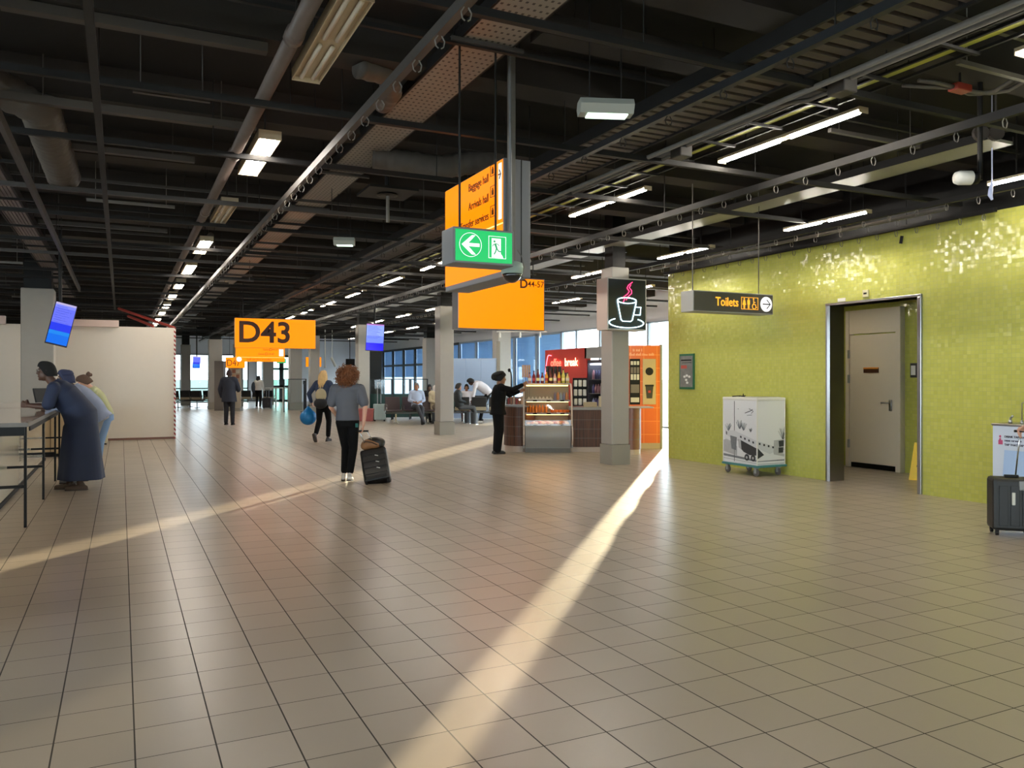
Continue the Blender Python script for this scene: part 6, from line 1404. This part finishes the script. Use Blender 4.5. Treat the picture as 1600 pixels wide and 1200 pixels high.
# small counter glass case with packets near barista
tb = K('snack_case', 'small slanted glass case with red and brown snacks beside the barista', 'display case', 803, KD+.38); tb.location.z = .95
MB().loft([[V((-.16, 0, 0)), V((.20, 0, 0)), V((.20, .3, 0)), V((-.16, .3, 0))], [V((-.16, .10, .34)), V((.20, .10, .34)), V((.20, .3, .36)), V((-.16, .3, .36))]]).build('glass_cover', M_case, tb); MB().box(-.17, .21, -.01, .31, -.002, .015).build('tray', M_kgrey, tb)
for k in range(6):
    q = tb.matrix_basis @ V((-.11+.055*k, .12, .02)); tag(MB().box(-.022, .022, -.03, .03, 0, .13+.02*(k % 3), .006).build('snack_packet', mat('snack_%d' % (k % 3), [(150, 50, 46), (160, 110, 86), (190, 160, 140)][k % 3], .5), loc=q, rot=(0, 0, -YAW)), ['red snack packet in the small slanted case', 'tan snack packet in the small slanted case', 'pale snack packet in the small slanted case'][k % 3], 'packet', 'packets in the small slanted case')
# curved counter at the other side of the column
t = K('kiosk_counter', 'curved reddish wood counter end on the far side of the column', 'counter', 985, 16.1); R_ = .21
arc = [V((R_*math.cos(a), R_*math.sin(a)*1.0+.0, 0)) for a in [2*PI*k/24 for k in range(24)]]
MB().loft([up_(arc, .10), up_(arc, .92)]).build('cladding', mat('reddish_wood', (118, 76, 62), .3, noise=.2, scale=20), t, smooth=True, sharp=40)
for z_ in (.30, .50, .70): MB().loft([up_([p_*1.01 for p_ in arc], z_-.004), up_([p_*1.01 for p_ in arc], z_+.004)]).build('metal_strip', M_galv, t)
MB().loft([up_([p_*.95 for p_ in arc], 0), up_([p_*.95 for p_ in arc], .10)]).build('plinth', M_cream, t)
MB().box(-.35, .42, -.26, .25, .92, .95, .01).build('worktop', mat('pale_worktop', (190, 170, 160), .35), t)
# back wall of the kiosk (plane X = 9.62) with red neon panel
KX = 9.62
t = thing('kiosk_wall', 'red and grey kiosk back wall carrying the coffee break neon', 'kiosk wall', (KX, 14.45, 0))
MB().box(0, .12, 1.44, 3.45, 0, 2.22, .004).build('red_panel', mat('red_panel_paint', (176, 44, 34), .5), t); MB().box(0, .12, 0, 1.52, 1.97, 2.22).build('grey_header', M_kgrey, t); MB().box(0, .12, 0, .22, 0, 1.97).build('grey_panel', mat('kiosk_inner', (110, 106, 104), .5), t)
M_nr = mat('red_neon_text', (255, 60, 50), .5, emit=2.2, ecol=(1, .10, .06, 1)); M_nw = mat('warm_neon_text', (255, 200, 150), .5, emit=1.6, ecol=(1, .52, .28, 1)); M_npk = mat('pink_neon_arc', (255, 90, 110), .5, emit=2.0, ecol=(1, .16, .22, 1))
MB().tube([(-.03, 3.38-.02*k, 1.62+.47*math.sin(k*PI/18)) for k in range(0, 10)]+[(-.03, 3.38-.2-.03*k, 2.09-.004*k) for k in range(1, 5)], .010, 6).build('neon_arc', M_npk, t, smooth=True)
text('offee', .27, M_nr, t, (-.03, 3.10, 1.89), RX, 'LEFT', .006, name='neon_lettering'); text('break', .27, M_nw, t, (-.03, 2.40, 1.89), RX, 'LEFT', .02, name='neon_lettering')
# fridge
t = thing('drinks_fridge', 'glass-door drinks fridge lit inside, at the kiosk back wall beside the column', 'fridge', (KX+.01, 14.70, 0))
MB().box(.02, .52, 0, 1.2, .1, .16).box(.02, .52, 0, 1.2, 1.86, 1.93).box(.02, .52, 0, .04, .1, 1.9).box(.02, .52, 1.16, 1.2, .1, 1.9).box(.48, .52, 0, 1.2, .1, 1.9).build('cabinet', mat('fridge_dark', (56, 56, 64), .4), t); MB().box(.03, .5, .03, 1.17, 0, .1).build('base', M_black, t)
MB().box(.01, .02, .04, 1.16, .16, 1.86).build('glass_door', M_case, t); MB().box(.0, .02, .56, .6, .5, 1.4).build('door_handle', M_steel, t)
MB().box(.06, .46, .06, 1.14, 1.82, 1.85).build('lamp', mat('fridge_lamp', (220, 225, 255), .5, emit=3, ecol=(.8, .86, 1, 1)), t)
for k in range(5): MB().box(.05, .47, .05, 1.15, .2+.32*k, .21+.32*k).build('shelf', M_galv, t)
for r_ in range(5):
    for c_ in range(10):
        q = V((KX+.01+.12, 14.70+.12+.107*c_, .212+.32*r_)); o = MB().lathe([(0, 0), (.033, 0), (.034, .14), (.014, .19), (.014, .21), (0, .21)], n=10).build('drink_bottle', mat('fridge_bottle_%d' % ((r_*3+c_//3) % 4), [(90, 80, 140), (150, 150, 190), (60, 60, 96), (170, 120, 130)][(r_*3+c_//3) % 4], .3), loc=q, smooth=True)
        tag(o, ['bottle on the lowest shelf of the drinks fridge', 'bottle on the second shelf up in the drinks fridge', 'bottle on the middle shelf of the drinks fridge', 'bottle on the fourth shelf of the drinks fridge', 'bottle on the top shelf of the drinks fridge'][r_], 'bottle', 'bottles in the drinks fridge')
# orange tiled wall
A = at_d(978, 0, 17.3); B = at_d(1035, 0, 17.3); L_ = math.hypot(B.x-A.x, B.y-A.y)
M_otile = tiled('orange_tiles', 0, 2, .285, (.10, .02), rgb(224, 104, 44), rgb(228, 110, 50), rgb(246, 150, 84), .022, .3)
t = thing('kiosk_wall', 'bright orange tiled kiosk wall with menu board and cup poster', 'kiosk wall', (A.x, A.y, 0), -YAW)
MB().box(0, L_-.05, 0, .12, .12, 2.22).build('tiled_face', M_otile, t); MB().box(L_-.05, L_, -.01, .13, 0, 2.24).build('edge_trim', M_kgrey, t); MB().box(0, L_-.05, .0, .12, 0, .12).build('plinth', M_cream, t)
b = MB(); random.seed(2)
for k in range(24):
    x_ = .08+.023*k
    if k % 6 != 5: h_ = .03+.035*random.random(); b.box(x_, x_+.012, -.006, -.002, 2.0, 2.0+h_)
    if 2 < k < 12 and k % 5: b.box(x_, x_+.012, -.006, -.002, 2.09, 2.12+.03*random.random())
b.build('header_lettering', mat('pale_orange_letter', (248, 190, 150), .5), t)
MB().box(.08, .30, -.03, -.005, .95, 1.93, .003).build('menu_board', M_black, t)
for r_, (z0, z1) in enumerate(((1.80, 1.88), (1.62, 1.75), (1.48, 1.60), (1.20, 1.38), (1.0, 1.10))):
    for c_ in range(3 if r_ < 3 else 1): MB().box(.10+.065*c_, (.15+.065*c_) if r_ < 3 else .28, -.033, -.029, z0, z1).build('menu_photo', mat('menu_tone_%d' % (r_ % 2), [(206, 200, 190), (110, 100, 94)][r_ % 2], .5), t)
MB().box(.36, .64, -.025, -.005, .95, 1.93, .003).build('poster_board', mat('tan_poster', (190, 166, 128), .5, noise=.12, scale=4), t)
MB().lathe([(.075, -.03), (.085, -.03), (.085, -.026), (.075, -.026)], (.50, 0, 1.66), 24, ax='y').build('round_emblem', M_dark, t); MB().lathe([(0, -.029), (.062, -.029), (.062, -.026), (0, -.026)], (.50, 0, 1.66), 24, ax='y').build('emblem_disc', mat('tan_poster', (190, 166, 128), .5), t); MB().box(.445, .555, -.033, -.029, 1.652, 1.668).build('emblem_bar', M_dark, t)
b = MB(); b.poly([(.44, -.03, 1.08), (.56, -.03, 1.08), (.585, -.03, 1.34), (.415, -.03, 1.34)], .004); b.build('printed_cup', mat('cup_print', (46, 42, 40), .5), t); MB().box(.405, .595, -.034, -.029, 1.34, 1.375).build('printed_lid', M_dark, t); MB().box(.475, .525, -.036, -.031, 1.20, 1.25).build('printed_logo', mat('logo_red', (180, 50, 44), .5), t)
# support frame line above the kiosk
A = at_d(776, 519, 24); 
t = thing('track_rail', 'thin white horizontal rail with small drop fittings above the kiosk', 'rail', A)
MB().box(0, 1.5, -.015, .015, 0, .03).build('rail', M_whitep, t, rot=(0, 0, -YAW))
for k in range(3): MB().tube([(RV*(.1+.6*k)), (RV*(.1+.6*k)+V((0, 0, ZS-A.z)))], .006, 5).build('hanger_rod', M_whitep, t); MB().lathe([(0, -.16), (.03, -.16), (.03, -.05), (.01, 0)], tuple(RV*(.1+.6*k))).build('drop_fitting', M_whitep, t)
